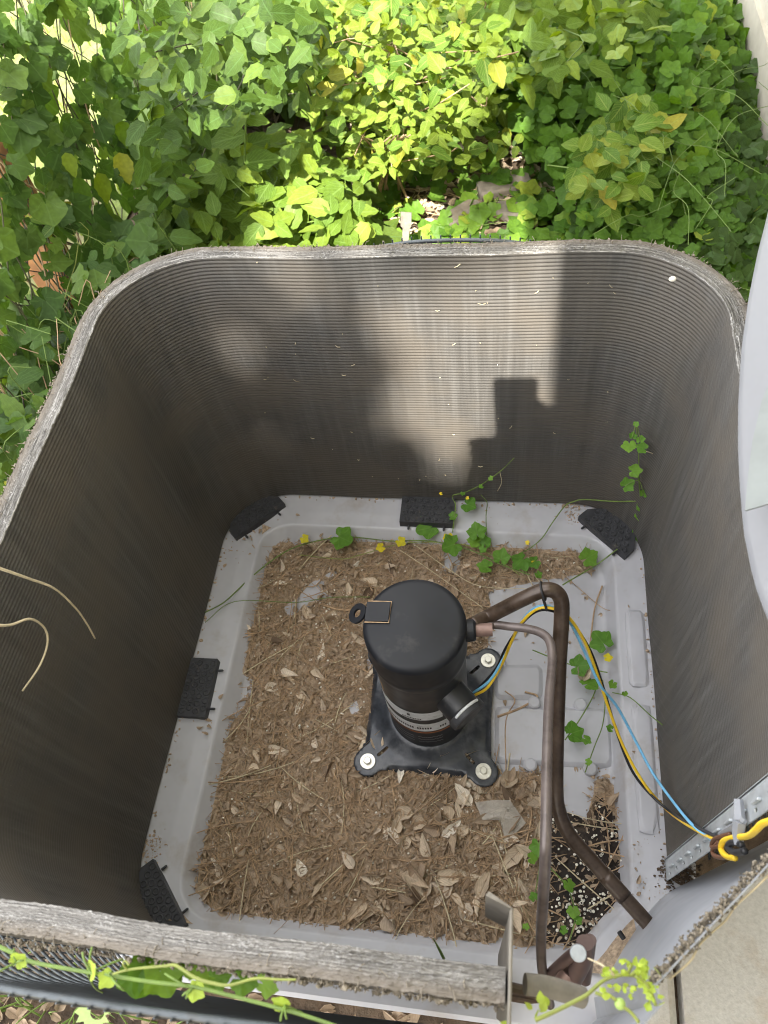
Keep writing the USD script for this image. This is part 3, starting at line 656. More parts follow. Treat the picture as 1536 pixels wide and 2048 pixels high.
for (x, y) in a4:
    obj('grommet', lathe([(0, FZ-.002), (.020, FZ-.002), (.0225, FZ+.006), (.0215, -.021), (0, -.021)], (x, y, 0), n=28), 'rubber', comp)
    obj('washer', lathe([(0, -.0160), (.0128, -.0160), (.0132, -.0150), (.0124, -.0138), (.0065, -.0138), (0, -.0138)], (x, y, 0), n=28), 'zinc_steel', comp)
    hx = lathe([(0, -.0138), (.0066, -.0138), (.0066, -.0085), (.0056, -.0075), (0, -.0075)], (x, y, 0), n=6)
    obj('bolt', hx, 'zinc_steel', comp, smooth=False)
    obj('boss', lathe([(.034, FZ-.001), (.030, FZ+.004), (0, FZ+.004)], (x, y, 0), n=28), 'pan_paint', pan)
# lifting lug on the upper left of the cap
lug_c = np.array([-.0615, .016, .0]); 
lug = trimesh.convex.convex_hull(np.array([(-.034, -.002, 0.3370), (-.034, .026, 0.3370), (-.066, -.002, 0.3340), (-.066, .026, 0.3340), (-.034, -.002, 0.3405), (-.034, .026, 0.3405), (-.066, -.002, 0.3375), (-.066, .026, 0.3375)]))
ring = trimesh.creation.annulus(.0062, .0145, .0035); ring.apply_transform(trimesh.transformations.rotation_matrix(-.55, (0, 1, 0))); ring.apply_translation((-.078, .012, .329))
obj('lifting_lug', cat_mesh([lug, ring]), 'cap_paint', comp, smooth=30)
# seam of dust round the lug's foot
sd = [(-.066, -.0035, .3366), (-.033, -.0035, .3396), (-.0325, .0275, .3396), (-.064, .0275, .3368)]
obj('weld_line', tube(sd, .0009, 6), 'dry_stem', comp, smooth=True)
# discharge stub on the right of the cap
ax = np.array([1, .10, .02]); ax /= np.linalg.norm(ax)
st = np.array([.062, .004, .310])
obj('stub_collar', lathe([(0, 0), (.0165, 0), (.0165, .003), (.0150, .004), (.0150, .016), (.0125, .019), (0, .019)], st, ax, 30), 'cap_paint', comp)
# terminal box
td = np.array([.70, -.70, -.10]); td /= np.linalg.norm(td); tc = np.array([.036, -.032, .186])
obj('terminal_box', lathe([(0, 0), (.0262, 0), (.0262, .040), (.0250, .043), (0, .043)], tc, td, 40), 'black_paint', comp)
a_, b_, d_ = frame(td)
cv = lathe([(0, .043), (.0275, .043), (.0287, .045), (.0287, .053), (.0273, .0555), (0, .0555)], tc, td, 40)
obj('terminal_cover', cv, 'pad_plastic', comp)
# pale edge strip along the upper rim of the cover
arcp = [tc+td*.049+.0292*(math.cos(t)*np.array([0, 0, 1])+math.sin(t)*np.cross(td, [0, 0, 1])) for t in np.linspace(-.75, .75, 9)]
obj('cover_edge', tube(arcp, .0022, 6), 'label_silver', comp, smooth=True)
def band(z0, z1, t0, t1, r, sag=0):
    n = 30; th = np.linspace(t0, t1, n); V = np.vstack([[(r*math.cos(t), r*math.sin(t), z) for t in th] for z in (z0, z1)]); F = []
    for i in range(n-1): F += [(i, i+1, n+i+1), (i, n+i+1, n+i)]
    return (V, np.array(F))
d2r = PI/180
obj('label_band', band(.134, .166, 208*d2r, 300*d2r, RB+.0007), 'label_silver', comp, smooth=True, label='pale silver label band with dark print')
obj('label_band', band(.080, .116, 206*d2r, 308*d2r, RB+.0007), 'label_silver', comp, smooth=True)
obj('label_band', band(.118, .132, 207*d2r, 308*d2r, RB+.0006), 'label_ink', comp, smooth=True)
obj('label_line', band(.070, .076, 206*d2r, 308*d2r, RB+.0007), 'label_rust', comp, smooth=True)
pr_ = []
for k in range(26):
    t = (216+k*3.4)*d2r
    if rng.random() < .8: pr_.append(band(.092, .100, t, t+2.2*d2r, RB+.0011))
for k in range(12):
    t = (246+k*2.2)*d2r; pr_.append(band(.1385, .1425, t, t+1.5*d2r, RB+.0011))
pr_.append(band(.150, .159, 254*d2r, 258*d2r, RB+.0011))
obj('label_print', cat_mesh(pr_), 'label_ink', comp, smooth=True, kind='stuff')
obj('label_dark', band(.015, .060, 222*d2r, 300*d2r, RB+.0006), 'black_paint', comp, smooth=True)
for z in (.025, .038, .050):
    obj('label_rule', band(z, z+.0009, 226*d2r, 256*d2r, RB+.001), 'label_silver', comp, smooth=True); obj('label_rule', band(z, z+.0009, 262*d2r, 296*d2r, RB+.001), 'label_silver', comp, smooth=True)
obj('paint_mark', band(.182, .214, 214*d2r, 219*d2r, RB+.0006), 'dry_stem', comp, smooth=True)

# pipes
e0 = st+ax*.019
obj('pipe_joint', tube([e0-ax*.002, e0+ax*.022], [.0088, .0088], 16), 'copper_joint', unit, smooth=40)
j2 = at((955, 1243), .296); 
dis = [e0+ax*.012, at((985, 1250), .292), at((1020, 1253), .300), at((1058, 1258), .312), at((1086, 1268), .322), at((1101, 1288), .330), at((1104, 1330), .340), at((1098, 1400), .365), at((1094, 1520), .405), at((1092, 1650), .440), at((1090, 1730), .43), at((1086, 1800), .38), at((1082, 1868), .30), at((1084, 1935), .22), at((1092, 1975), .18), at((1100, 2010), .15)]
obj('discharge_pipe', tube(dis, .0058, 14, 8), 'copper_aged', unit, smooth=True, label='thin brown copper pipe running forward over the pan')
suc = [e0+ax*.006+np.array([-.012, .006, .0]), at((975, 1234), .296), at((1010, 1216), .315), at((1050, 1196), .338), at((1085, 1181), .352), at((1108, 1182), .352), at((1122, 1200), .340), at((1123, 1240), .318), at((1118, 1330), .275), at((1114, 1450), .215), at((1112, 1560), .165), at((1116, 1615), .135), at((1138, 1668), .112), at((1186, 1724), .098), at((1250, 1796), .088), at((1300, 1852), .080), at((1322, 1876), .074)]
obj('suction_pipe', tube(suc, .0102, 18, 8), 'copper_dark', unit, smooth=True, label='thick dark brown pipe arching beside the compressor')
pj = spline(suc, 8); k0 = int(len(pj)*.83)
obj('pipe_sleeve', tube(pj[k0:k0+6], .0110, 18), 'copper_dark', unit, smooth=True)
# wires with their tie
def wire(pxz, r, mat, lab):
    return obj('wire', tube([atx(p, .3605) if z == 'w' else at(p, z) for p, z in pxz], r, 8, 8), mat, unit, smooth=True, label=lab)
wire([((946, 1392), .150), ((975, 1375), .17), ((1003, 1330), .20), ((1020, 1290), .24), ((1040, 1250), .285), ((1070, 1220), .318), ((1100, 1216), .325), ((1135, 1232), .31), ((1170, 1285), .265), ((1195, 1350), .215), ((1222, 1430), .165), ((1250, 1500), .125), ((1290, 1570), .10), ((1340, 1625), 'w'), ((1400, 1665), 'w'), ((1440, 1684), 'w')], .0021, 'wire_yellow', 'yellow insulated wire looping from the compressor to the right')
wire([((946, 1386), .152), ((980, 1360), .18), ((1008, 1315), .21), ((1030, 1270), .25), ((1052, 1232), .30), ((1075, 1214), .322), ((1105, 1215), .322), ((1140, 1245), .295), ((1172, 1310), .245), ((1200, 1370), .205), ((1235, 1415), .16), ((1270, 1480), .12), ((1305, 1545), .10), ((1345, 1602), 'w'), ((1385, 1650), 'w'), ((1430, 1684), 'w')], .0020, 'wire_blue', 'light blue insulated wire looping from the compressor to the right')
wire([((944, 1390), .146), ((990, 1340), .18), ((1012, 1295), .215), ((1045, 1246), .275), ((1075, 1222), .312), ((1105, 1222), .314), ((1140, 1240), .29), ((1180, 1300), .24), ((1205, 1370), .195), ((1232, 1460), .145), ((1262, 1538), .105), ((1300, 1588), .09), ((1350, 1630), 'w'), ((1405, 1660), 'w'), ((1440, 1676), 'w')], .0020, 'wire_black', 'black insulated wire looping from the compressor to the right')
obj('wire', tube([atx((1438, 1684), .356), atx((1425, 1700), .356), atx((1430, 1712), .356), atx((1446, 1715), .356), atx((1462, 1712), .356)], .0025, 8, 6), 'wire_brown', unit, smooth=True, label='brown wire end curled by the right coil end')
obj('wire', tube([atx((1440, 1692), .356), atx((1424, 1694), .356), atx((1430, 1678), .356), atx((1460, 1668), .356)], .0025, 8, 6), 'wire_brown', unit, smooth=True)
obj('wire', tube([atx((1470, 1716), .356), atx((1452, 1712), .356), atx((1442, 1698), .356), atx((1448, 1682), .356), atx((1470, 1675), .356), atx((1496, 1672), .356), atx((1512, 1660), .35), atx((1524, 1648), .35), atx((1545, 1640), .35)], .0032, 8, 6), 'wire_yellow', unit, smooth=True, label='thick yellow wire curled by the right coil end')
obj('wire', tube([atx((1490, 1702), .356), atx((1470, 1705), .356), atx((1456, 1694), .356), atx((1466, 1684), .356), atx((1484, 1690), .356)], .0035, 8, 6), 'wire_black', unit, smooth=True)
cl = [atx((1477, 1598), .356), atx((1480, 1640), .356), atx((1476, 1668), .356), atx((1478, 1690), .356)]
obj('wire_clip', cat_mesh([tube(cl[:2], [.0045, .0055], 4), tube(cl[1:], [.0070, .0045], 6), tube([atx((1440, 1668), .356), atx((1484, 1640), .356)], .0030, 4)]), 'panel_paint', unit, label='grey plastic clip holding the wires to the coil end plate')
# black cable tie round the thick pipe
q0 = at((1086, 1182), .352); tdir = np.array(at((1104, 1180), .352))-at((1060, 1190), .343); fa, fb, _ = frame(tdir)
tie = [q0+.0118*(math.cos(t)*fa+math.sin(t)*fb) for t in np.linspace(0, 2*PI, 20)]
obj('cable_tie', cat_mesh([tube(tie, .0016, 6), tube([at((1086, 1196), .345), at((1091, 1212), .330), at((1094, 1222), .325)], [.0022, .0016], 6, 4), tube([at((1082, 1218), .322), at((1104, 1216), .322)], .0030, 6)]), 'rubber', unit, smooth=True)

# corner panel at the front right: bent grey sheet with a dirty upper edge
Bp = [at((1150, 2052), .0), at((1205, 1965), .0), at((1265, 1867), .0), at((1327, 1793), .0), at((1400, 1752), .0), at((1470, 1716), .0), at((1545, 1676), .0)]
Tp = [at((1288, 2052), .56), at((1327, 2008), .56), at((1312, 1966), .56), at((1378, 1896), .555), at((1430, 1840), .555), at((1480, 1788), .55), at((1560, 1700), .55)]
Bp = np.array(Bp); Tp = np.array(Tp); Bp = np.array([Tp[0]*.0+Bp[0], *Bp[1:]])
nr = 14; t = np.linspace(0, 1, nr)[:, None, None]
main = np.array(spline(Bp[1:], 6)); mtop = np.array(spline(Tp[2:], 6)); 
k = np.linspace(0, 1, 40); rs = lambda P: np.stack([np.interp(k, np.linspace(0, 1, len(P)), P[:, i]) for i in range(3)], 1)
mb, mt = rs(main), rs(mtop)
def thick(b, t, th, rows=14, bulge=0.0):
    d = t-b; tang = np.gradient(b, axis=0); nrm = np.cross(tang, d); nrm /= np.linalg.norm(nrm, axis=1, keepdims=True); n = len(b); V = []
    for side in (0, 1):
        for r_ in range(rows):
            s = r_/(rows-1); V.append(b+d*s+nrm*(th*side+bulge*math.sin(PI*s)))
    V = np.vstack(V); a = np.arange(n-1); F = []
    for side in (0, 1):
        for r_ in range(rows-1):
            o = (side*rows+r_)*n; q = np.vstack([np.stack([o+a, o+a+1, o+n+a+1], 1), np.stack([o+a, o+n+a+1, o+n+a], 1)]); F.append(q if side else q[:, ::-1])
    for r_ in (0, rows-1):
        o0, o1 = r_*n, (rows+r_)*n; F.append(np.vstack([np.stack([o0+a, o0+a+1, o1+a+1], 1), np.stack([o0+a, o1+a+1, o1+a], 1)]))
    for c in (0, n-1):
        rr = np.arange(rows-1); o0, o1 = rr*n+c, (rows+rr)*n+c; F.append(np.vstack([np.stack([o0, o0+n, o1+n], 1), np.stack([o0, o1+n, o1], 1)]))
    return (V, np.vstack(F))
cpn = obj('corner_panel', thick(mb, mt, .0015, bulge=.004), 'panel_paint', unit, smooth=40, label='bent grey sheet-metal corner panel with a dirty upper edge')
flb, flt = rs(np.array([at((1190, 1995), .02), at((1196, 2040), .0), at((1150, 2075), .0)])), rs(np.array([Tp[2], Tp[1], at((1288, 2052), .56)]))
obj('panel_flange', thick(flb, flt, .0014), 'panel_paint', cpn, smooth=20)
tt = []
for i in range(800):
    s = er.random(); p = np.array([np.interp(s, k, mt[:, j]) for j in range(3)]); q = p+np.array([er.normal(0, .002), er.normal(0, .002), -.001-.03*er.random()**2])+np.array([-.6, .7, 0])*.003*er.random()
    m = trimesh.creation.icosphere(1, 0.0004+.0014*er.random()**2); m.vertices += er.normal(0, .0004, m.vertices.shape); m.apply_translation(q); tt.append(m)
obj('edge_dirt', cat_mesh(tt), 'fluff', cpn, smooth=True, kind='stuff')
obj('root_thread', tube([p+np.array([.002*math.sin(i*2.1)+.004, -.004, -.012+.006*math.sin(i*1.3)]) for i, p in enumerate(mt[3::5])], .0009, 5, 5), 'pale_stem', cpn, smooth=True)
obj('panel_screw', lathe(round_profile(.0035, 0, .011, .001), at((1248, 1878), .03), (-.6, .75, .2), 12), 'rubber', cpn)
# service valve next to the panel
vb = at((1158, 1902), .30)
obj('service_valve', cat_mesh([tube([at((1170, 1885), .33), at((1165, 1920), .30), at((1140, 1975), .22)], [.009, .010, .009], 14, 5), tube([at((1165, 1896), .32), at((1125, 1925), .27), at((1088, 1960), .16)], [.007, .006, .006], 12, 5), tube([at((1180, 1880), .30), at((1170, 1960), .2)], [.007, .007], 12, 4)]), 'valve_paint', unit, smooth=40, label='dark brown service valve body behind the end bracket')
obj('valve_cap', lathe([(0, 0), (.0085, 0), (.0085, .006), (.0078, .008), (.006, .0082), (0, .0076)], at((1156, 1906), .335), (-.05, -.1, 1), 26), 'galvanised', unit, label='round silver cap on the service valve')
obj('valve_pipe', tube([at((1140, 1940), .26), at((1120, 1975), .24)], [.0095, .0095], 14), 'copper_joint', unit, label='reddish copper pipe end on the service valve')

# wire guard round the outside of the coil
guard_o = CT+.030
gp, gn = coil_path(guard_o, .03)
garc = np.concatenate([[0], np.cumsum(np.linalg.norm(np.diff(gp, axis=0), axis=1))])
bow = np.where(gp[:, 1] < -.38, .006*np.sin((gp[:, 0]+.43)/.55*PI)+.0, 0) + np.where(gp[:, 1] > .42, -.008, 0) + np.where(gp[:, 0] < -.44, -.010, 0)
gp = gp+gn*bow[:, None]
gtop = np.where(gp[:, 1] < -.38, H-.012, H-.085); gtop = np.where(gp[:, 1] > .44, H-.085+.072*np.exp(-((gp[:, 0]-.03)/.20)**6), gtop); gtop = np.convolve(np.pad(gtop, 3, 'edge'), np.ones(7)/7, 'valid')
guard = obj('wire_guard', tube(np.column_stack([gp, gtop]), .0030, 6), 'guard_wire', unit, smooth=True, label='galvanised wire guard grille around the outside of the coil')
for kz in range(23):
    z = .03+kz*.0240
    obj('guard_wire', tube(np.column_stack([gp, np.minimum(z, gtop-.012+.0*z)]) if z < .5 else np.column_stack([gp, gtop-(H-.012-z)]), .0018, 5), 'guard_wire', guard, smooth=True)
ver = []
for tpos in np.arange(.02, garc[-1], .0135):
    p = [np.interp(tpos, garc, gp[:, 0]), np.interp(tpos, garc, gp[:, 1])]; q = [np.interp(tpos, garc, gn[:, 0]), np.interp(tpos, garc, gn[:, 1])]
    o = np.array(p)+np.array(q)*.0036
    ver.append(tube([(*o, .01), (*o, np.interp(tpos, garc, gtop)+.006)], .0011, 5))
obj('cross_wires', cat_mesh(ver), 'guard_wire', guard, smooth=True, kind='stuff')

# ------------------------------------------------------------------ lifted top cover on the right
LP, LN = np.array([.372, 0, .617]), np.array([-math.sin(.82), 0, math.cos(.82)])
edge_px = [(1540, 380), (1526, 440), (1508, 510), (1490, 600), (1476, 700), (1470, 800), (1469, 880), (1472, 960), (1480, 1060), (1500, 1160), (1540, 1270)]
ledge = np.array([atp(p, LP, LN) for p in edge_px])
la = np.array([math.cos(.82), 0, math.sin(.82)])       # up the slope
lv = ledge @ la; ly_ = ledge[:, 1]
yc = (ly_.max()+ly_.min())/2; base = lv.min()
pp = list(zip(ly_, lv-base))
half = (ly_.max()-ly_.min())/2+.02
far = [(yc-half-.01, .10), (yc-half-.015, .30), (yc-half+.02, .48), (yc-half+.12, .56), (yc+half-.12, .56), (yc+half-.02, .48), (yc+half+.015, .30), (yc+half+.01, .10)]
lid_poly = sg.Polygon(pp+far).buffer(0).buffer(-.02).buffer(.02)
if lid_poly.geom_type != 'Polygon': lid_poly = max(lid_poly.geoms, key=lambda g: g.area)
lc = lid_poly.centroid.coords[0]; lan = (np.arange(120)+.5)/120*2*PI
def lid_loop(d, h):
    w = loop_of(off(lid_poly, d), lan, lc)
    return np.array([[0, y, 0]+la*(v+base)+LN*((LP @ LN)+h) for y, v in w])
lid_lo = [lid_loop(-.012, -.034), lid_loop(-.004, -.034), lid_loop(0, -.030), lid_loop(0, -.006), lid_loop(-.003, -.0015), lid_loop(-.010, .0), lid_loop(-.045, .0), lid_loop(-.055, .003), lid_loop(-.07, .010), lid_loop(-.13, .020), lid_loop(-.20, .022)]
cover = thing('top_cover', 'lifted smooth grey top cover of the unit leaning at the right edge', 'cover', tuple(ledge[5]))
obj('cover_sheet', loft(lid_lo, True, True), 'sheet_paint', cover, smooth=50)
gpl = [(1548, 740), (1524, 800), (1505, 880), (1496, 950), (1490, 1021), (1548, 1004)]
gP = LP+LN*.045
gv = np.array([atp(p, gP, LN) for p in gpl]); gv = np.vstack([gv, gv-LN*.002]); 
obj('cover_bracket', trimesh.convex.convex_hull(gv), 'galvanised_pale', cover, smooth=20, label='pale galvanised plate fixed on the cover')

# ================================================================== LITTER IN THE PAN
lit_px = [(520, 1088), (700, 1082), (960, 1092), (1190, 1108), (1185, 1145), (1120, 1150), (1060, 1160), (980, 1180), (975, 1290), (930, 1330), (770, 1400), (770, 1480), (960, 1490), (1012, 1552), (1090, 1535), (1105, 1600), (1180, 1640), (1190, 1560), (1225, 1556), (1240, 1790), (1175, 1892), (1080, 1888), (430, 1842), (385, 1815), (378, 1780), (400, 1640), (425, 1480), (470, 1300)]
lit = sg.Polygon([A2(p, FZ+.008) for p in lit_px]).buffer(0)
_e = np.array(lit.buffer(-.004).segmentize(.006).exterior.coords); lit = sg.Polygon(_e+.010*np.stack([2*meshkit.fbm(np.column_stack([_e*45, np.full(len(_e), q_)]))-1 for q_ in (1.0, 9.0)], 1)).buffer(0)
lit = lit.buffer(.007).intersection(flo_p.buffer(.013))
bare = shapely.union_all([sg.Polygon([A2(p, FZ) for p in q]) for q in ([(600, 1195), (622, 1165), (650, 1150), (672, 1145), (640, 1175), (668, 1195), (640, 1200), (610, 1215), (575, 1235), (570, 1215)],
        [(466, 1372), (488, 1352), (505, 1362), (500, 1390), (478, 1430), (455, 1455), (462, 1400)], [(738, 1320), (752, 1330), (750, 1350), (740, 1345)], [(700, 1410), (712, 1400), (716, 1420), (704, 1432)], [(885, 1110), (920, 1100), (915, 1150), (888, 1140)])])
wet = sg.Polygon([A2(p, FZ) for p in [(1100, 1590), (1130, 1600), (1175, 1650), (1195, 1590), (1235, 1640), (1240, 1790), (1172, 1895), (1085, 1885), (1095, 1740)]])
def nz(p, s, seed=0): return 2*np.asarray(meshkit.fbm(np.column_stack([p*s, np.full(len(p), seed*7.3)]))).ravel()-1
gs = .0036
bx, by = np.arange(-.36, .32, gs), np.arange(-.36, .345, gs)
BX, BY = np.meshgrid(bx, by); bpts = np.column_stack([BX.ravel(), BY.ravel()])
dist_in = np.zeros(len(bpts)); ins = shapely.contains_xy(lit, bpts[:, 0], bpts[:, 1])
bd = lit.boundary; dist_in[ins] = shapely.distance(shapely.points(bpts[ins]), bd)
bare_d = shapely.distance(shapely.points(bpts), bare)
depth = np.where(ins, np.clip(dist_in/.02, 0, 1), -.6)*np.clip((bare_d+nz(bpts, 60, 4)*.004)/.008, -.6, 1)
slope_ = np.where(shapely.contains_xy(flo_p, bpts[:, 0], bpts[:, 1]), 0, shapely.distance(shapely.points(bpts), flo_p))*1.15
hb = FZ+slope_+(.009*depth+.006*depth*nz(bpts, 26, 1)+.004*nz(bpts, 120, 2)*np.clip(depth, 0, 1)-.0015)
zz_ = hb.reshape(BX.shape)
def bed_z(x, y):
    i = np.clip(((y-by[0])/gs).round().astype(int), 0, len(by)-1); j = np.clip(((x-bx[0])/gs).round().astype(int), 0, len(bx)-1); return zz_[i, j]
ci, cj = np.meshgrid(np.arange(len(by)-1), np.arange(len(bx)-1), indexing='ij'); a0 = (ci*len(bx)+cj).ravel(); nb = len(bx)
quads = np.vstack([np.stack([a0, a0+1, a0+nb+1], 1), np.stack([a0, a0+nb+1, a0+nb], 1)])
keepq = (hb[quads] > FZ-.003).any(1); quads = quads[keepq]
bv = np.column_stack([bpts, hb]); wetf = shapely.contains_xy(wet, *(bpts[quads].mean(1)+.006*np.stack([nz(bpts[quads].mean(1), 50, 5), nz(bpts[quads].mean(1), 50, 6)], 1)).T)
litter = thing('leaf_litter', 'brown heap of dry leaves, pine needles and dirt lying in the grey pan', 'leaf litter', (-.1, -.1, FZ))
obj('litter_bed', (bv, quads[~wetf]), 'litter_bed', litter, smooth=True, kind='stuff')
obj('damp_soil', (bv, quads[wetf]), 'wet_soil', litter, smooth=True, label='dark damp soil in the front right corner of the pan')
def sample(poly, n, r_):
    x0, y0, x1, y1 = poly.bounds; out = []
    while len(out) < n:
        q = np.column_stack([r_.uniform(x0, x1, n*2), r_.uniform(y0, y1, n*2)]); q = q[shapely.contains_xy(poly, q[:, 0], q[:, 1])]; out += list(q)
    return np.array(out[:n])
lr = np.random.default_rng(11)
ok_lit = lit.difference(bare).buffer(-.004); dry_lit = ok_lit.difference(wet.buffer(-.01))
dl_ = []
def dry_at(p, size, z=None, tilt=.35):
    z = (max(bed_z(p[0], p[1]), FZ)+.003+.004*lr.random()) if z is None else z
    nrm = np.array([lr.normal(0, tilt), lr.normal(0, tilt), 1]); a = lr.random()*2*PI
    return place_leaf(DRY[lr.integers(len(DRY))], (p[0], p[1], z), nrm, (math.cos(a), math.sin(a), 0), size)
for p in sample(dry_lit, 300, lr): dl_.append(dry_at(p, lr.uniform(.016, .036), tilt=.45))
for p in sample(sg.Polygon([A2(q, FZ) for q in [(860, 1560), (1090, 1560), (1090, 1860), (700, 1850)]]).intersection(lit), 90, lr): dl_.append(dry_at(p, lr.uniform(.028, .046), tilt=.45))
frag = [dry_at(p, .003+.013*lr.random()**2.4, tilt=.6) for p in sample(lit.buffer(-.001), 13000, lr) if lr.random() < (.06 if shapely.contains_xy(bare, *p) else .35 if shapely.contains_xy(wet, *p) else 1)]
put_leaves(litter, sorted(dl_, key=lambda q: -np.ptp(q[0], axis=0).max()), 'leaf_dry', 'dry_leaf', 300, 'leaf_pieces')
for q_, n_, sp_ in (((1100, 1340), 30, .05), ((1180, 1200), 26, .05), ((1050, 1480), 30, .05), ((1200, 1480), 22, .03), ((480, 1120), 16, .02), ((1000, 1040), 14, .06), ((430, 1450), 20, .03), ((300, 1700), 40, .012), ((1150, 1033), 50, .014), ((1225, 1040), 30, .012), ((1260, 1740), 16, .02), ((560, 1040), 16, .05)):
    c_ = at(q_, FZ)[:2]
    for k_ in range(n_):
        p = c_+lr.normal(0, sp_, 2)
        if not shapely.contains_xy(out_p.buffer(-.03), *p): continue
        zz2 = FZ+.001 if shapely.contains_xy(flo_p, *p) else (None if shapely.contains_xy(rim_p, *p) else .0012)
        if zz2 is None or math.hypot(*p) < .11: continue
        frag.append(dry_at(p, .003+.012*lr.random()**2, zz2, .25))
fm, fuv = join_leaves(frag); obj('leaf_fragments', fm, 'leaf_dry', litter, smooth=True, uv=fuv, kind='stuff')
needles = []
def stick(p, ln, r_, a, bend=.15, lift=.004):
    d = np.array([math.cos(a), math.sin(a)]); s = np.array([-d[1], d[0]]); P = []
    for t_ in np.linspace(-.5, .5, 5):
        q = p+d*ln*t_+s*ln*bend*(t_*t_-.25)
        zz = max(bed_z(q[0], q[1]), FZ)+lift; P.append((q[0], q[1], zz))
    P = np.array(P); P[:, 2] = np.linspace(P[0, 2], P[-1, 2], 5)*.6+P[:, 2].max()*.4
    return tube(P, [r_*.7, r_, r_*.6], 5)
for i, p in enumerate(sample(lit.buffer(-.012), 190, lr)):
    obj('twig', stick(p, lr.uniform(.045, .13), lr.uniform(.0007, .0014), lr.random()*PI, lr.uniform(-.3, .3), .005+.004*lr.random()), 'dry_stem' if i % 3 else 'pale_stem', litter, smooth=True)
for p in sample(dry_lit.buffer(-.004), 3600, lr): needles.append(stick(p, lr.uniform(.015, .06), lr.uniform(.0004, .0008), lr.random()*PI, lr.uniform(-.3, .3), .004+.006*lr.random()))
obj('pine_needles', cat_mesh(needles), 'dry_stem', litter, smooth=True, kind='stuff')
# a few long stems named by where they lie
for pts_, r_, m_ in (([(690, 1050), (640, 1160), (598, 1180), (590, 1270)], .0013, 'dry_stem'), ([(1020, 1505), (1012, 1560), (1000, 1640), (965, 1690)], .0014, 'pale_stem'), ([(1000, 1660), (1020, 1730), (1045, 1800)], .0012, 'pale_stem'), ([(1060, 1610), (1062, 1640), (1040, 1740), (1030, 1790)], .0016, 'dry_stem'),
                     ([(648, 1213), (690, 1222), (730, 1210), (745, 1198)], .0020, 'dry_stem'), ([(1205, 1170), (1190, 1215), (1180, 1290)], .0016, 'dry_stem'), ([(1130, 1150), (1200, 1210), (1225, 1225)], .0008, 'dry_stem'), ([(1010, 1380), (1030, 1400), (1012, 1440), (1012, 1540)], .0011, 'dry_stem'), ([(995, 1432), (1040, 1415), (1075, 1392), (1050, 1382)], .0022, 'dry_stem')):
    P = [np.array([*at(q, FZ+.012)[:2], max(bed_z(*at(q, FZ+.012)[:2]), FZ)+.008]) for q in pts_]
    obj('twig', tube(P, [r_, r_*.8], 6, 6), m_, litter, smooth=True)
shells = []
def shell(c, r_, ringy):
    if ringy: m = trimesh.creation.torus(r_*.8, r_*.3, major_sections=10, minor_sections=5)
    else:
        m = trimesh.creation.icosphere(1, r_); m.vertices[:, 2] *= .6
    m.apply_transform(trimesh.transformations.rotation_matrix(lr.normal(0, .5), (lr.random(), lr.random(), .01))); m.apply_translation(c); return m
sp = list(sample(wet.intersection(lit).buffer(-.006), 60, lr))+list(sample(sg.Polygon([A2(q, FZ) for q in [(1140, 1780), (1215, 1790), (1180, 1860), (1120, 1870)]]).intersection(lit), 60, lr)) \
   + list(sample(sg.Polygon([A2(q, FZ) for q in [(620, 1170), (740, 1160), (740, 1320), (640, 1290)]]), 80, lr))+list(sample(lit.buffer(-.01), 130, lr))
for i, p in enumerate(sp[:300]):
    obj('snail_shell', shell((p[0], p[1], max(bed_z(*p), FZ)+.0035), lr.uniform(.0014, .0027), i % 3 == 0), 'shell_white', litter, smooth=True)
spk = [shell((p[0], p[1], max(bed_z(*p), FZ)+.004), lr.uniform(.0011, .0023), i % 4 == 0) for i, p in enumerate(list(sample(dry_lit, 650, lr))+list(sample(wet.intersection(lit), 40, lr)))]
obj('white_specks', cat_mesh(spk), 'shell_white', litter, smooth=True, kind='stuff')
fl_ = at((1010, 1622), FZ+.02); fr_ = np.random.default_rng(5)
fpx = [(950, 1605), (985, 1600), (1020, 1600), (1052, 1646), (1030, 1668), (1008, 1672), (1000, 1640), (965, 1640)]
fv = np.array([at(q, FZ+.018+.006*fr_.random()) for q in fpx]); fc = fv.mean(0)+[0, 0, .006]
obj('plastic_scrap', (np.vstack([fv, fc]), np.array([(i, (i+1) % 8, 8) for i in range(8)])), 'clear_film', smooth=False, label='torn clear plastic scrap lying on the dry leaves near the front right', cat='plastic scrap')
# dirt spots and crumbs on the pan's ledges
cr = []
for q, n_, s_ in (((1190, 1500), 40, .03), ((1250, 1760), 40, .03), ((1330, 1800), 30, .02), ((1150, 1035), 60, .015), ((310, 1690), 50, .016), ((1180, 1340), 25, .05), ((1050, 1480), 25, .05), ((480, 1080), 20, .02), ((950, 1018), 20, .05), ((1255, 1700), 25, .03), ((300, 1720), 30, .01)):
    c = at(q, 0); infl = shapely.contains_xy(flo_p, c[0], c[1]); c = at(q, FZ if infl else 0)
    for i in range(n_):
        p = c[:2]+lr.normal(0, s_*.6, 2); z = FZ+.0005 if shapely.contains_xy(flo_p, *p) else (-.002 if shapely.contains_xy(led_p, *p) else .0005)
        if shapely.contains_xy(rim_p, *p) and not shapely.contains_xy(flo_p, *p): continue
        m = trimesh.creation.icosphere(0, .0006+.0014*lr.random()**3); m.vertices *= lr.uniform(.5, 1.5, 3); m.apply_translation((p[0], p[1], z)); cr.append(m)
for i in range(240):      # line of grit where the coil stands on the pan
    t_ = lr.random()*arc[-1]; p = np.array([np.interp(t_, arc, CP[:, 0]), np.interp(t_, arc, CP[:, 1])])-np.array([np.interp(t_, arc, CN[:, 0]), np.interp(t_, arc, CN[:, 1])])*abs(lr.normal(0, .004))
    m = trimesh.creation.icosphere(0, .001+.002*lr.random()**2); m.vertices *= lr.uniform(.5, 1.5, 3); m.apply_translation((*p, .001)); cr.append(m)
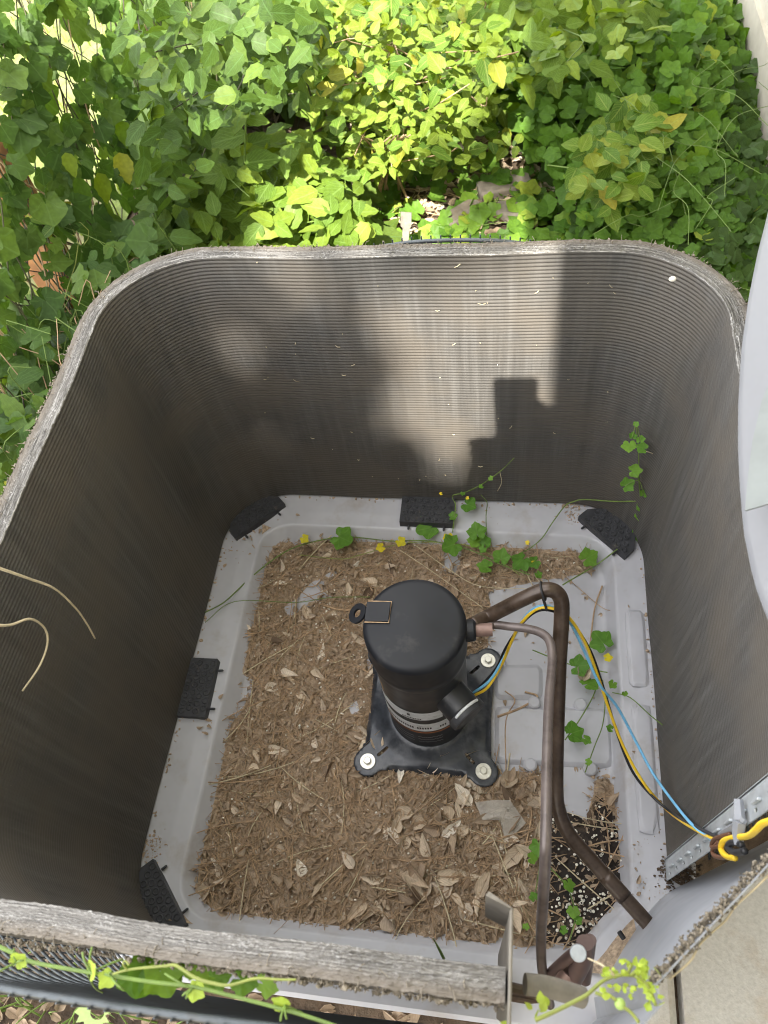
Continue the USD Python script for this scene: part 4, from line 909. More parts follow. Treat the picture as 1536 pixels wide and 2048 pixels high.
obj('dirt_crumbs', cat_mesh(cr), 'litter_bed', smooth=True, label='dark crumbs of dirt scattered on the grey pan edges', cat='dirt', kind='stuff')

# ================================================================== PLANTS
pr2 = np.random.default_rng(21)
TOCAM = lambda p: (CAM-p)/np.linalg.norm(CAM-p)
def px_sample(poly, n):
    p = sg.Polygon(poly); x0, y0, x1, y1 = p.bounds; out = []
    while len(out) < n:
        q = pr2.uniform((x0, y0), (x1, y1), (n*2, 2)); q = q[shapely.contains_xy(p, q[:, 0], q[:, 1])]; out += list(q)
    return out[:n]
def face(p, j=.4, up=.75, cam_=.35, sun_=.25):
    return np.array([0, 0, up])+TOCAM(p)*cam_+SUN*sun_+pr2.normal(0, j, 3)
def any_heading(down=.0):
    a = pr2.random()*2*PI; return np.array([math.cos(a), math.sin(a)-.0, -down])
def scatter(poly, n, zf, px, tpls, j=.4, up=.75):
    out = []
    for q in px_sample(poly, n):
        z = zf(q[0], q[1]); p = at(q, z)
        s = pr2.uniform(*px)*((p-CAM) @ FW)/FPX
        out.append(place_leaf(tpls[pr2.integers(len(tpls))], p, face(p, j*1.25, up), any_heading(.3), s))
    return out
def tops(L): return np.array([V[0] for V, F, UV in L])
def stems(parent, pts, base, n, r, mat, name='stem', wander=.05):
    for i in range(n):
        e = pts[pr2.integers(len(pts))]; b = np.array([base[0]+pr2.normal(0, base[2]), base[1]+pr2.normal(0, base[3]), GZ-.01])
        m1 = b+(e-b)*.4+np.array([pr2.normal(0, wander), pr2.normal(0, wander), .06]); m2 = b+(e-b)*.75+np.array([pr2.normal(0, wander), pr2.normal(0, wander), .04])
        obj(name, tube([b, m1, m2, e], [r, r*.8, r*.5], 5, 4), mat, parent, smooth=True)
def trail(P, r, mat, parent, name='stem', n=6): return obj(name, tube(P, r, 5, n), mat, parent, smooth=True)
Z = lambda lo, hi: (lambda u, v: pr2.uniform(lo, hi))

# ivy mound at the right
ivy_poly = [(960, 90), (1180, -30), (1490, -30), (1500, 120), (1512, 300), (1530, 400), (1540, 470), (1480, 600), (1400, 560), (1300, 500), (1180, 495), (1150, 420), (1100, 330), (1030, 270), (980, 200)]
def ivy_z(u, v):
    edge = np.clip((1500-u)/130, 0, 1)*np.clip((u-960)/120, 0, 1)
    return -.13+(.02+.26*edge*np.clip(1.15-v/600, 0.2, 1))*pr2.uniform(.35, 1.0)
ivy = thing('ivy', 'broad mound of five-pointed mid-green ivy leaves against the beige wall', 'ivy', (.5, 1.6, GZ))
IL = scatter(ivy_poly, 1600, ivy_z, (26, 46), IVY, .42)
put_leaves(ivy, IL, 'leaf_ivy')
under = scatter(ivy_poly, 900, Z(-.14, -.05), (30, 55), IVY, .5)
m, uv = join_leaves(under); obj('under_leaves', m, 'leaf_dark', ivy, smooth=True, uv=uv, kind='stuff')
stems(ivy, tops(IL), (.5, 1.6, .2, .4), 26, .0018, 'green_stem')
for i in range(26):
    q = px_sample([(1080, 60), (1470, 20), (1490, 460), (1250, 470)], 1)[0]; p = at(q, pr2.uniform(.05, .16)); a = pr2.normal(0, .6)
    d = np.array([math.sin(a), math.cos(a)*pr2.choice([-1, 1]), 0])*pr2.uniform(.05, .14)
    trail([p-d, p+[0, 0, .02], p+d+[pr2.normal(0, .02), 0, -.01], p+d*1.4+[pr2.normal(0, .03), 0, .02]], [.0008, .0006], 'green_stem', ivy, 'tendril')
# yellow-green bush branch in front of the ivy
yb = thing('shrub', 'low bright lime-leaved shoot growing out of the front of the ivy mound', 'shrub', (.35, 1.5, GZ))
YL = scatter([(1150, 300), (1220, 210), (1290, 180), (1330, 260), (1290, 330), (1300, 390), (1220, 420), (1160, 380)], 120, Z(.08, .2), (36, 60), SMALL+SHRUB[:2], .3)
put_leaves(yb, YL, 'leaf_yellowgreen'); stems(yb, tops(YL), (.35, 1.6, .04, .05), 8, .002, 'green_stem')

# bush of bright leaves in the middle
cb_poly = [(640, -30), (960, -30), (1010, 120), (980, 230), (900, 290), (860, 320), (790, 350), (720, 340), (650, 270), (600, 170)]
cb = thing('bush', 'loose sunlit bush of small yellow-green leaves hanging over the bare soil', 'bush', (-.25, 2.0, GZ))
def cb_z(u, v): return .02+pr2.uniform(0, .34)*np.clip(1.2-v/420, .35, 1)
CL = scatter(cb_poly, 1000, cb_z, (22, 40), SMALL, .5)+scatter(cb_poly, 130, cb_z, (40, 62), SHRUB, .35)
CL += scatter([(930, 200), (1010, 190), (1040, 290), (960, 330), (880, 330)], 60, Z(-.06, .08), (24, 44), SHRUB+SMALL, .5)
put_leaves(cb, CL, 'leaf_yellowgreen')
under = scatter(cb_poly, 620, Z(-.12, .04), (30, 50), SMALL, .5); m, uv = join_leaves(under); obj('under_leaves', m, 'leaf_shrub', cb, smooth=True, uv=uv, kind='stuff')
stems(cb, tops(CL), (-.25, 2.05, .08, .1), 34, .0026, 'dry_stem', 'branch')
for i in range(8):
    b = at((760+pr2.normal(0, 30), 390+pr2.normal(0, 10)), -.12); e = at((800+pr2.normal(0, 60), 270), .2); trail([b, (b+e)/2+[0, 0, .05], e], [.004, .002], 'dry_stem', cb, 'branch')

# green leaves at the top, between bush and ivy
tb = thing('bush', 'shaded green bush with oval leaves at the back between the bright bush and the ivy', 'bush', (.1, 2.5, GZ))
TL = scatter([(930, -40), (1320, -40), (1290, 70), (1180, 130), (1060, 180), (990, 170)], 300, Z(-.02, .26), (36, 62), SHRUB+IVY[:2], .4)
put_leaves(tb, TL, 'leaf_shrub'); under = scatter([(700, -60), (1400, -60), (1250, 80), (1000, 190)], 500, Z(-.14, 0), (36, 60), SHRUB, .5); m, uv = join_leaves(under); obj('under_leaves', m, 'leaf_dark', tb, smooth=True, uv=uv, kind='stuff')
stems(tb, tops(TL), (.1, 2.6, .12, .1), 20, .003, 'green_stem')

# broad-leaved shrub behind the coil, with single bright leaves set along upright shoots
bs = thing('broadleaf_shrub', 'bright green shrub with large oval serrated leaves on upright shoots close behind the coil', 'shrub', (-.5, 1.3, GZ))
bs_poly = [(345, 505), (350, 430), (395, 360), (420, 300), (560, 260), (640, 320), (700, 370), (745, 430), (760, 500), (560, 530)]
def bs_z(u, v): return pr2.uniform(-.06, .10)+.16*np.clip((500-v)/250, 0, 1)
BL = scatter(bs_poly, 340, bs_z, (40, 70), SHRUB, .42)
hero = [(466, 206, 66, -150), (513, 240, 50, 20), (452, 277, 78, 165), (527, 322, 68, -8), (452, 355, 78, 190), (470, 240, 36, 200), (522, 390, 74, -70), (440, 385, 58, 215), (520, 430, 66, -60), (460, 420, 70, 200), (415, 350, 60, 175), (620, 345, 48, 5), (640, 355, 52, -5), (640, 440, 60, 15), (600, 400, 54, 180), (655, 350, 46, 10), (690, 400, 44, -20), (400, 460, 64, -110), (480, 445, 74, -95), (445, 460, 56, -80), (580, 470, 60, 195), (610, 430, 60, 190), (548, 420, 56, -70), (700, 352, 40, 175)]
def shoot(pxz, n, r, mat): 
    P = [at((u, v), z) for u, v, z in pxz]; trail(P, [r, r*.5], mat, bs, 'shoot', 8); return spline(P, 8)
S1 = shoot([(492, 470, -.05), (488, 380, .10), (490, 290, .26), (493, 220, .36), (502, 130, .48)], 8, .0035, 'green_stem')
S2 = shoot([(615, 490, -.08), (616, 430, .02), (614, 380, .10), (622, 338, .17)], 8, .0028, 'green_stem')
S3 = shoot([(700, 470, -.1), (694, 400, .02), (688, 340, .1)], 8, .0022, 'green_stem')
for u, v, s, a in hero:
    S = S1 if u < 560 else (S2 if u < 660 else S3); zt_ = np.interp(v, [120, 300, 480], [.46, .25, .0]) if u < 560 else np.interp(v, [330, 480], [.17, -.05])
    p = at((u, v), zt_); sz = pxm(s, p)*1.12; ang_ = a*d2r; h = RT*math.cos(ang_)+UP*math.sin(-ang_*1.0)*.8
    n_ = np.array([0, -.25, .9])+TOCAM(p)*.5+pr2.normal(0, .15, 3); start = p-h*sz*.5
    BL.append(place_leaf(SHRUB[pr2.integers(4)], start, n_, h, sz))
    k_ = np.argmin(np.linalg.norm(S-start, axis=1)); trail([S[k_], (S[k_]+start)/2+[0, 0, .004], start], [.0012, .0009], 'green_stem', bs, 'stalk', 3)
for u, v in ((497, 125), (507, 118), (490, 140), (520, 122), (512, 150), (505, 145), (624, 336), (632, 345), (688, 342)):
    p = at((u, v), .47 if v < 200 else .17); BL.append(place_leaf(SMALL[pr2.integers(3)], p, face(p, .5), any_heading(), pxm(pr2.uniform(16, 30), p)))
put_leaves(bs, BL, 'leaf_shrub'); under = scatter(bs_poly, 260, Z(-.14, -.02), (45, 75), SHRUB, .5); m, uv = join_leaves(under); obj('under_leaves', m, 'leaf_dark', bs, smooth=True, uv=uv, kind='stuff')
stems(bs, tops(BL), (-.48, 1.4, .1, .12), 14, .0022, 'green_stem')

# dark shrub behind it
dk_poly = [(265, -40), (680, -40), (650, 90), (610, 190), (440, 250), (390, 340), (350, 480), (310, 500), (290, 380), (280, 240), (250, 100)]
dk = thing('dark_shrub', 'tall dark green shrub with large drooping oval leaves in shade at the upper left', 'shrub', (-.75, 2.1, GZ))
def dk_z(u, v): return pr2.uniform(.0, .62)*np.clip(1.25-v/520, .3, 1)
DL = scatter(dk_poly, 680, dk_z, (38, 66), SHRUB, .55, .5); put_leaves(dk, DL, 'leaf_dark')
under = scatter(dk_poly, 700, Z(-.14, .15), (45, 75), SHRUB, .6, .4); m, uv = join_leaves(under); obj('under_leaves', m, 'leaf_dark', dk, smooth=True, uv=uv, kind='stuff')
stems(dk, tops(DL), (-.72, 2.1, .1, .25), 40, .0028, 'dark_stem', 'branch')

# vine climbing on the fence
fv = thing('fence_vine', 'shaded climbing vine with heart-shaped dark leaves hanging on the chain-link fence', 'vine', (FX+.04, 1.3, GZ))
FL_ = []
fv_poly = [(-30, -30), (190, -30), (270, 130), (330, 330), (330, 430), (230, 560), (120, 760), (-30, 960)]
POSTV = sg.Polygon([(-40, 300), (60, 320), (215, 640), (90, 680), (-40, 420)])
for q in px_sample(fv_poly, 250):
    if shapely.contains_xy(POSTV, *q) and pr2.random() < .12: continue
    p = atx(q, FX+.05+pr2.uniform(-.03, .06))
    n_ = np.array([.75, -.35, .45])+pr2.normal(0, .38, 3); FL_.append(place_leaf((IVY+MELON)[pr2.integers(7)], p, n_, np.array([pr2.normal(0, .4), pr2.normal(0, .5), -1]), pxm(pr2.uniform(26, 78), p)))
put_leaves(fv, FL_, 'leaf_vine')
for i in range(95):
    y = pr2.uniform(.2, 2.8); P = [np.array([FX+.03+pr2.normal(0, .02), y, GZ])]
    for k_ in range(7): P.append(P[-1]+np.array([pr2.normal(0, .012), pr2.normal(0, .06), .19]))
    trail(P, [.0022, .0009], 'dark_stem' if i % 3 else 'dry_stem', fv, 'stem', 4)
# mottled yellowing leaves low on the fence
for (u, v, s) in ((150, 355, 60), (195, 345, 56), (238, 305, 56), (240, 240, 50), (130, 305, 44)):
    p = atx((u, v), FX+.10); obj('leaf', *[(lambda t_: (t_[0], t_[1]))(place_leaf(SHRUB[0], p, (.7, -.5, .5)+pr2.normal(0, .2, 3), (0, -.3, -1), pxm(s*1.1, p)))], 'leaf_yellowgreen', fv, smooth=True, label='mottled yellow-green leaf')
# weeds between fence and unit
lw = thing('weeds', 'tangle of mid-green weeds filling the ground between fence and left coil wall', 'weeds', (-.75, .9, GZ))
lw_poly = [(330, 430), (360, 500), (300, 520), (220, 590), (120, 780), (40, 960), (-30, 1080), (-30, 640), (120, 600), (220, 480)]
WL = [l for l in scatter(lw_poly, 320, Z(-.1, .22), (34, 70), IVY+SHRUB, .5, .55) if not shapely.contains_xy(POSTV, *project(l[0].mean(0))[:2]) or pr2.random() < .2]; put_leaves(lw, WL, 'leaf_vine')
under = scatter(lw_poly, 120, Z(-.14, .0), (35, 60), IVY+SHRUB, .6); m, uv = join_leaves(under); obj('under_leaves', m, 'leaf_dark', lw, smooth=True, uv=uv, kind='stuff')
for i in range(60):
    q = px_sample(lw_poly, 1)[0]; e = at(q, pr2.uniform(.0, .25)); b = np.array([e[0]+pr2.normal(0, .06), e[1]+pr2.normal(0, .06), GZ]); trail([b, (b+e)/2+pr2.normal(0, .03, 3), e, e+pr2.normal(0, .05, 3)], [.0016, .0008], 'dry_stem' if i % 2 else 'green_stem', lw, 'stem', 4)
ls = thing('weed_seedlings', 'small lime-green shoots in front of the fence post at the left', 'weeds', (-.8, .8, GZ))
SL = scatter([(60, 400), (120, 390), (115, 450), (75, 480), (40, 450)], 26, Z(.2, .28), (20, 44), SMALL, .5)+scatter([(-10, 950), (50, 900), (60, 960), (10, 1000)], 16, Z(.0, .1), (20, 40), SMALL, .5)
put_leaves(ls, SL, 'leaf_yellowgreen'); stems(ls, tops(SL), (-.85, .85, .03, .1), 6, .0015, 'yellow_stem')

# ground cover, litter and bare soil behind the unit
gc = thing('ground_cover', 'flat patch of round green ground-cover leaves just behind the back coil wall', 'ground cover', (.15, 1.5, GZ))
GL = scatter([(880, 440), (960, 410), (1080, 415), (1200, 420), (1260, 500), (1100, 500), (690, 500), (700, 460), (800, 470)], 150, Z(-.135, -.09), (30, 52), IVY, .25)+scatter([(790, 300), (1100, 290), (1180, 420), (880, 430), (700, 450)], 120, Z(-.135, -.1), (24, 46), IVY, .3)
put_leaves(gc, GL, 'leaf_ivy')
for i in range(14):
    q = px_sample([(780, 330), (1150, 330), (1180, 480), (700, 480)], 1)[0]; p = at(q, -.13); d = np.array([pr2.normal(0, .12), pr2.normal(0, .05), 0]); trail([p-d, p+[0, 0, .008], p+d], .0011, 'green_stem', gc)
gl = thing('ground_litter', 'dry twigs and brown straw lying on the bare soil behind the unit', 'ground litter', (0, 1.65, GZ))
for i in range(120):
    q = px_sample([(770, 300), (1000, 270), (1110, 290), (1150, 400), (1000, 440), (740, 470)], 1)[0]; p = at(q, -.142); a = pr2.random()*PI; d = np.array([math.cos(a), math.sin(a), 0])*pr2.uniform(.02, .09)
    obj('twig', tube([p-d, p+[0, 0, pr2.uniform(0, .015)], p+d+[0, 0, pr2.uniform(0, .012)]], pr2.uniform(.0006, .0018), 5, 4), ['dry_stem', 'pale_stem', 'dark_stem'][i % 3], gl, smooth=True)
gd = []
for q in px_sample([(700, 290), (1000, 260), (1130, 290), (1180, 420), (1000, 470), (690, 490)], 500):
    p = at(q, -.14); gd.append(place_leaf(DRY[pr2.integers(6)], p, face(p, .5, 1, .1, .1), any_heading(), pxm(pr2.uniform(10, 34), p)))
put_leaves(gl, gd, 'leaf_dry', 'dry_leaf', 150, 'leaf_pieces')
gw = []
for i in range(700):
    x, y = pr2.uniform(-.95, .8), pr2.uniform(.5, 2.9); p = np.array([x, y, ground_height(x, y)+.004]); gw.append(place_leaf(DRY[pr2.integers(6)], p, pr2.normal(0, .3, 3)+[0, 0, 1], any_heading(), pr2.uniform(.015, .05)))
m, uv = join_leaves(gw); obj('scattered_leaves', m, 'leaf_dry', gl, smooth=True, uv=uv, kind='stuff')
for k_, (q, s, rot, lab) in enumerate((((1010, 375), (.16, .07), .25, 'weathered grey-brown flat board lying on the soil behind the unit'), ((1030, 425), (.11, .06), -.1, 'pale flat stone half covered by ground-cover leaves behind the unit'), ((925, 430), (.13, .06), .75, 'small grey slanting flat stone on the bare soil'))):
    c = at(q, -.13); b = box(-s[0]/2, s[0]/2, -s[1]/2, s[1]/2, -.02, .018, .006).subdivide().subdivide(); b.vertices += .006*(meshkit.fbm(b.vertices*18+k_*5)-.5)[:, None]
    b.apply_transform(trimesh.transformations.rotation_matrix(rot, (0, 0, 1))); b.apply_translation(c); obj('flat_stone' if k_ else 'board', b, 'grey_board', smooth=40, label=lab, cat='stone' if k_ else 'board')
tg = at((813, 492), -.15); tgc = at((815, 462), .0)
tagm = poly_prism([(-.011, 0), (-.0085, .045), (-.014, .05), (-.014, .085), (.014, .085), (.014, .05), (.0085, .045), (.007, 0)], -.0015, .0015)
tagm.apply_transform(trimesh.transformations.rotation_matrix(PI/2-.35, (1, 0, 0))); tagm.apply_transform(trimesh.transformations.rotation_matrix(-.15, (0, 0, 1))); tagm.apply_translation(at((812, 492), -.02))
obj('plant_tag', tagm, 'bracket_dirty', smooth=20, label='small grey plastic plant tag sticking up behind the back coil wall', cat='plant tag')

# ------------------------------------------------------------------ vines inside the unit
def vine_leaf(parent, u, v, s, surf, mat='leaf_melon', tpl=None, a=None, lift=.012, j=.25):
    p0 = surf((u, v)); p = p0+TOCAM(p0)*lift; sz = pxm(s, p)*1.0
    n_ = TOCAM(p)*.6+np.array([0, 0, .5])+pr2.normal(0, j, 3); ang_ = pr2.random()*2*PI if a is None else a*d2r
    h = RT*math.cos(ang_)+UP*math.sin(ang_); t_ = MELON if tpl is None else tpl
    st_ = p-h*sz*.45; V, F, UV = place_leaf(t_[pr2.integers(len(t_))], st_, n_, h, sz*1.12)
    obj('leaf', (V, F), mat, parent, smooth=True, uv=UV); return st_
def onfloor(z=FZ+.03): return lambda q: at(q, z)
def inside(q):          # height of the pan under a picture point
    p = at(q, 0.0)
    return at(q, .012) if not shapely.contains_xy(rim_p, p[0], p[1]) else at(q, FZ+.03)
onwall = lambda q: aty(q, Y1-.012)
corner = lambda q: aty(q, Y1-.055)
v1 = thing('creeping_vine', 'small-leaved green vine climbing up the back right corner of the coil', 'vine', at((1270, 1090), 0))
C1 = [corner(q) for q in ((1262, 1092), (1285, 1060), (1282, 1010), (1278, 960), (1277, 900), (1272, 845))]; trail(C1, [.0016, .0009], 'green_stem', v1)
for u, v, s in ((1274, 846, 12), (1266, 868, 15), (1281, 874, 18), (1258, 899, 28), (1279, 893, 24), (1276, 940, 27), (1260, 966, 28), (1289, 983, 17), (1286, 1020, 26), (1276, 1036, 18), (1272, 1060, 30), (1236, 1090, 26)):
    e = vine_leaf(v1, u, v, s, corner); k_ = np.argmin(np.linalg.norm(np.array(C1)-e, axis=1)); trail([C1[k_], (C1[k_]+e)/2+[0, 0, .004], e], .0007, 'green_stem', v1, 'stalk', 3)
obj('fruit', trimesh.creation.icosphere(2, pxm(9, corner((1284, 1071)))).apply_translation(corner((1284, 1071))+TOCAM(C1[0])*.012), 'fruit_green', v1, smooth=True)
trail([corner((1277, 900)), corner((1300, 905)), corner((1312, 912))], .0007, 'pale_stem', v1, 'tendril'); trail([corner((1282, 1012)), corner((1305, 985)), corner((1322, 958))], .0009, 'green_stem', v1)
trail([corner((1283, 1002)), aty((1230, 1003), Y1-.03), onwall((1170, 999)), onwall((1148, 1003)), at((1130, 1012), .02), at((1105, 1045), .015), at((1085, 1075), .0), at((1062, 1095), -.01), at((1035, 1110), -.01)], [.0013, .0010], 'green_stem', v1)
v2 = thing('creeping_vine', 'trailing melon-leaved vine with yellow flowers lying along the back edge of the pan', 'vine', at((850, 1090), 0))
trail([inside((410, 1225)), inside((450, 1203)), inside((505, 1152)), inside((560, 1110)), inside((610, 1088)), inside((690, 1074)), inside((780, 1082)), inside((860, 1082)), inside((940, 1100)), inside((1000, 1128)), inside((1060, 1150))], [.0013, .0011], 'green_stem', v2)
trail([inside((600, 1110)), inside((680, 1118)), inside((720, 1110)), inside((790, 1090)), inside((850, 1084)), inside((930, 1090)), inside((980, 1108)), inside((1040, 1150))], .0009, 'yellow_stem', v2)
trail([inside((800, 1100)), inside((860, 1140)), inside((930, 1190)), inside((965, 1215))], .0007, 'pale_stem', v2); trail([inside((830, 1090)), inside((900, 1140)), inside((960, 1172)), inside((1060, 1178))], .0007, 'pale_stem', v2)
trail([inside((410, 1245)), inside((470, 1203)), inside((590, 1205)), inside((660, 1195)), inside((740, 1194))], .0008, 'green_stem', v2)
trail([at((905, 1065), .0), at((908, 1040), .02), at((911, 1010), .03), onwall((905, 992)), onwall((930, 985)), onwall((965, 968)), onwall((1000, 943)), onwall((1028, 916))], [.0012, .0008], 'green_stem', v2)
trail([at((973, 1070), .0), at((972, 1030), .03), onwall((974, 1005)), onwall((962, 990))], .0009, 'green_stem', v2)
trail([onwall((1000, 945)), onwall((1003, 965)), onwall((995, 982))], .0006, 'pale_stem', v2, 'tendril')
for u, v, s in ((695, 1083, 46), (845, 1060, 44), (893, 1095, 42), (945, 1015, 32), (952, 1055, 36), (966, 1077, 30), (943, 1080, 28), (963, 1130, 32), (1005, 1105, 34), (1036, 1130, 38), (1064, 1128, 24), (1185, 1110, 38), (1078, 1153, 16), (964, 1102, 16), (910, 1032, 18), (925, 990, 10), (983, 958, 10), (960, 975, 10)):
    e = vine_leaf(v2, u, v, s, onwall if v < 1000 else inside)
for u, v, s in ((612, 1080, 18), (757, 1097, 18), (805, 1086, 20), (897, 1081, 22), (880, 988, 7), (936, 997, 7), (1053, 1084, 9), (1066, 1121, 9)):
    vine_leaf(v2, u, v, s, onwall if v < 1000 else inside, 'leaf_yellow' if s > 12 else 'flower_yellow', MELON, lift=.016)
v3 = thing('creeping_vine', 'thin vine with round leaves crossing the bare right side of the pan', 'vine', at((1180, 1350), FZ))
trail([inside((1235, 1098)), inside((1195, 1128)), inside((1150, 1155)), inside((1125, 1170))], .0013, 'green_stem', v3)
trail([inside((1065, 1300)), inside((1110, 1318)), inside((1160, 1335)), inside((1215, 1345))], .0011, 'green_stem', v3); trail([inside((1130, 1480)), inside((1165, 1430)), inside((1192, 1375)), inside((1185, 1330))], .0011, 'green_stem', v3)
trail([inside((1170, 1545)), inside((1190, 1490)), inside((1205, 1450)), inside((1210, 1400)), inside((1205, 1360))], .0010, 'green_stem', v3); trail([inside((1225, 1385)), inside((1260, 1395)), at((1300, 1430), .03), at((1325, 1450), .05)], .0009, 'green_stem', v3)
for u, v, s in ((1196, 1275, 44), (1168, 1332, 40), (1186, 1358, 38), (1222, 1372, 18), (1158, 1460, 42), (1178, 1480, 20), (1216, 1455, 16), (1250, 1390, 12), (1180, 1525, 14), (1328, 1450, 12)):
    vine_leaf(v3, u, v, s, inside)
vine_leaf(v3, 1220, 1316, 18, inside, 'leaf_yellow')
dlf = place_leaf(DRY[3], inside((1163, 1365)), (.1, -.3, 1), (.1, 1, 0), .045); obj('dry_leaf', (dlf[0], dlf[1]), 'leaf_dry', smooth=True, uv=dlf[2], label='single curled brown dry leaf on the bare right side of the pan', cat='dry leaf')
v4 = thing('seedling', 'young vine seedling growing from the dark damp soil in the front right corner', 'seedling', at((1140, 1800), FZ))
trail([inside((1100, 1735)), inside((1135, 1775)), inside((1150, 1830)), inside((1140, 1880))], .0011, 'green_stem', v4); trail([inside((1085, 1690)), inside((1075, 1760)), inside((1068, 1800))], .0008, 'green_stem', v4)
for u, v, s in ((1080, 1700, 34), (1070, 1716, 22), (1136, 1776, 26), (1146, 1828, 24), (1066, 1790, 18), (1160, 1838, 18), (1130, 1862, 16), (1052, 1850, 14)): vine_leaf(v4, u, v, s, inside)
gt = thing('grass_blade', 'single green grass blade standing at the front rim of the pan', 'grass', at((875, 1900), .0))
obj('blade', tube([at((888, 1918), .01), at((877, 1896), .03), at((866, 1876), .05)], [.0022, .0018, .0004], 4, 4), 'green_stem', gt, smooth=True)
# dry hanging threads on the left coil wall
onleft = lambda q: atx(q, X0+.02)
for P_, lab in (([(-20, 1130), (60, 1158), (110, 1178), (150, 1215), (172, 1245), (190, 1277)], 'longer pale dry vine stem hanging across the left coil wall'), ([(-20, 1250), (20, 1250), (60, 1238), (88, 1255), (95, 1285), (80, 1330), (45, 1382)], 'curled pale dry vine stem hanging below another on the left coil wall')):
    obj('hanging_vine', tube([onleft(q) for q in P_], [.0016, .0011], 6, 7), 'pale_stem', smooth=True, label=lab, cat='dry stem')
# dried bits on the inner back wall
obj('snail', trimesh.creation.icosphere(2, .0045).apply_transform(np.diag([1, .6, .8, 1])).apply_translation(aty((1345, 558), Y1-.06)), 'shell_white', smooth=True, label='tiny white snail stuck high in the right back corner of the coil', cat='snail')
bits = []
for i in range(50):
    q = px_sample([(330, 520), (1300, 520), (1250, 980), (560, 980)], 1)[0]; p = onwall(q)+[0, .009, 0]; d = np.array([pr2.normal(0, 1), 0, pr2.normal(0, .7)])*pr2.uniform(.0007, .003); bits.append(tube([p-d, p+[0, -.0015, 0], p+d], pr2.uniform(.0003, .0007), 4))
obj('dust_fibres', cat_mesh(bits), 'pale_stem', smooth=True, label='tiny pale fibres clinging to the back coil wall', cat='dust', kind='stuff')

# ------------------------------------------------------------------ vine over the guard at the front left
fo = lambda q, z=.60: at(q, z)
v5 = thing('front_vine', 'yellow-green vine stems with broad leaves trailing over the wire guard at the front', 'vine', at((300, 1970), .60))
trail([fo(q) for q in ((-30, 1880), (40, 1912), (70, 1925), (170, 1943), (300, 1963), (385, 1973), (470, 1993), (600, 2028), (700, 2062))], [.0016, .0014], 'green_stem', v5)
trail([fo(q, .605) for q in ((225, 1948), (265, 1938), (330, 1932), (352, 1931), (390, 1955), (425, 1966), (460, 1970), (510, 1957), (560, 1959), (592, 1959))], [.0009, .0014, .0008], 'yellow_stem', v5)
trail([fo((255, 1940), .605), fo((246, 1928), .61), fo((250, 1922), .61), fo((258, 1930), .61)], .0008, 'yellow_stem', v5, 'tendril')
for u, v, s, a in ((280, 1930, 92, 160), (272, 1970, 66, -80), (330, 1968, 74, -70), (415, 1938, 66, 40), (300, 1915, 60, 60), (448, 1953, 46, 10), (500, 1965, 56, -20), (545, 1970, 50, -10), (360, 1945, 56, 20)):
    p = fo((u, v), .565); h = RT*math.cos(a*d2r)+UP*math.sin(a*d2r); sz = pxm(s, p); t_ = place_leaf(MELON[pr2.integers(3)], p-h*sz*.45, TOCAM(p)+pr2.normal(0, .25, 3), h, sz*1.1); obj('leaf', (t_[0], t_[1]), 'leaf_ivy', v5, smooth=True, uv=t_[2])
for u, v in ((182, 1945), (33, 1925), (385, 1978), (570, 2010), (220, 1950)):
    p = fo((u, v)); 
    for k_ in range(3):
        d = pr2.normal(0, .010, 3); trail([p, p+d*.6+[0, 0, .003], p+d], .0008, 'green_stem', v5, 'tendril', 3)
    t_ = place_leaf(MELON[0], p, face(p, .5), any_heading(), .016); obj('leaf', (t_[0], t_[1]), 'leaf_lime', v5, smooth=True, uv=t_[2])
hl = fo((185, 2022), .40); hs = pxm(70, hl)
hp = sg.Polygon([(math.cos(a)*hs*.5*r_, math.sin(a)*hs*.55*r_) for a, r_ in zip(np.linspace(0, 2*PI, 26)[:-1], [1.1, .75, 1.05, .8, 1.1, .7, 1, .85, 1.1, .75, 1.0, .8, 1.05, .8, 1.15, .75, 1, .8, 1.1, .75, 1.05, .85, 1.1, .75, 1.0])]).difference(sg.Point(hs*.12, -hs*.08).buffer(hs*.20))
hm = trimesh.creation.extrude_polygon(hp, .0006); Q = np.column_stack([RT*.98+UP*.2, UP*.98-RT*.2, TOCAM(hl)]); hm.vertices = hm.vertices @ Q.T+hl
obj('leaf', hm, 'wire_yellow' if False else 'fruit_green', v5, smooth=20, label='ragged pale green leaf with a big hole eaten in it')
trail([fo((205, 1985), .44), fo((190, 1975), .5), fo((175, 1948), .6)], .0009, 'green_stem', v5, 'stalk')
wd = thing('weeds', 'dark grass blades and weeds on the ground outside the wire guard at the front left', 'weeds', at((40, 2000), GZ))
for i in range(60):
    q = px_sample([(-60, 1920), (160, 1950), (400, 2040), (400, 2070), (-60, 2070)], 1)[0]; b = at(q, GZ); d = pr2.normal(0, .05, 3); d[2] = abs(d[2])+.03; obj('blade', tube([b, b+d*.6+[0, 0, .02], b+d], [.0016, .0012, .0003], 4, 3), 'green_stem', wd, smooth=True)
fd = []
for q in px_sample([(-100, 1900), (500, 2000), (900, 2040), (900, 2100), (-100, 2100)], 160):
    p = at(q, GZ+.008); fd.append(place_leaf(DRY[pr2.integers(6)], p, pr2.normal(0, .4, 3)+[0, 0, 1], any_heading(), pr2.uniform(.015, .04)))
m, uv = join_leaves(fd); obj('front_litter', m, 'leaf_dry', smooth=True, uv=uv, label='brown dead leaves on the dark soil in front of the wire guard', cat='dead leaves', kind='stuff')
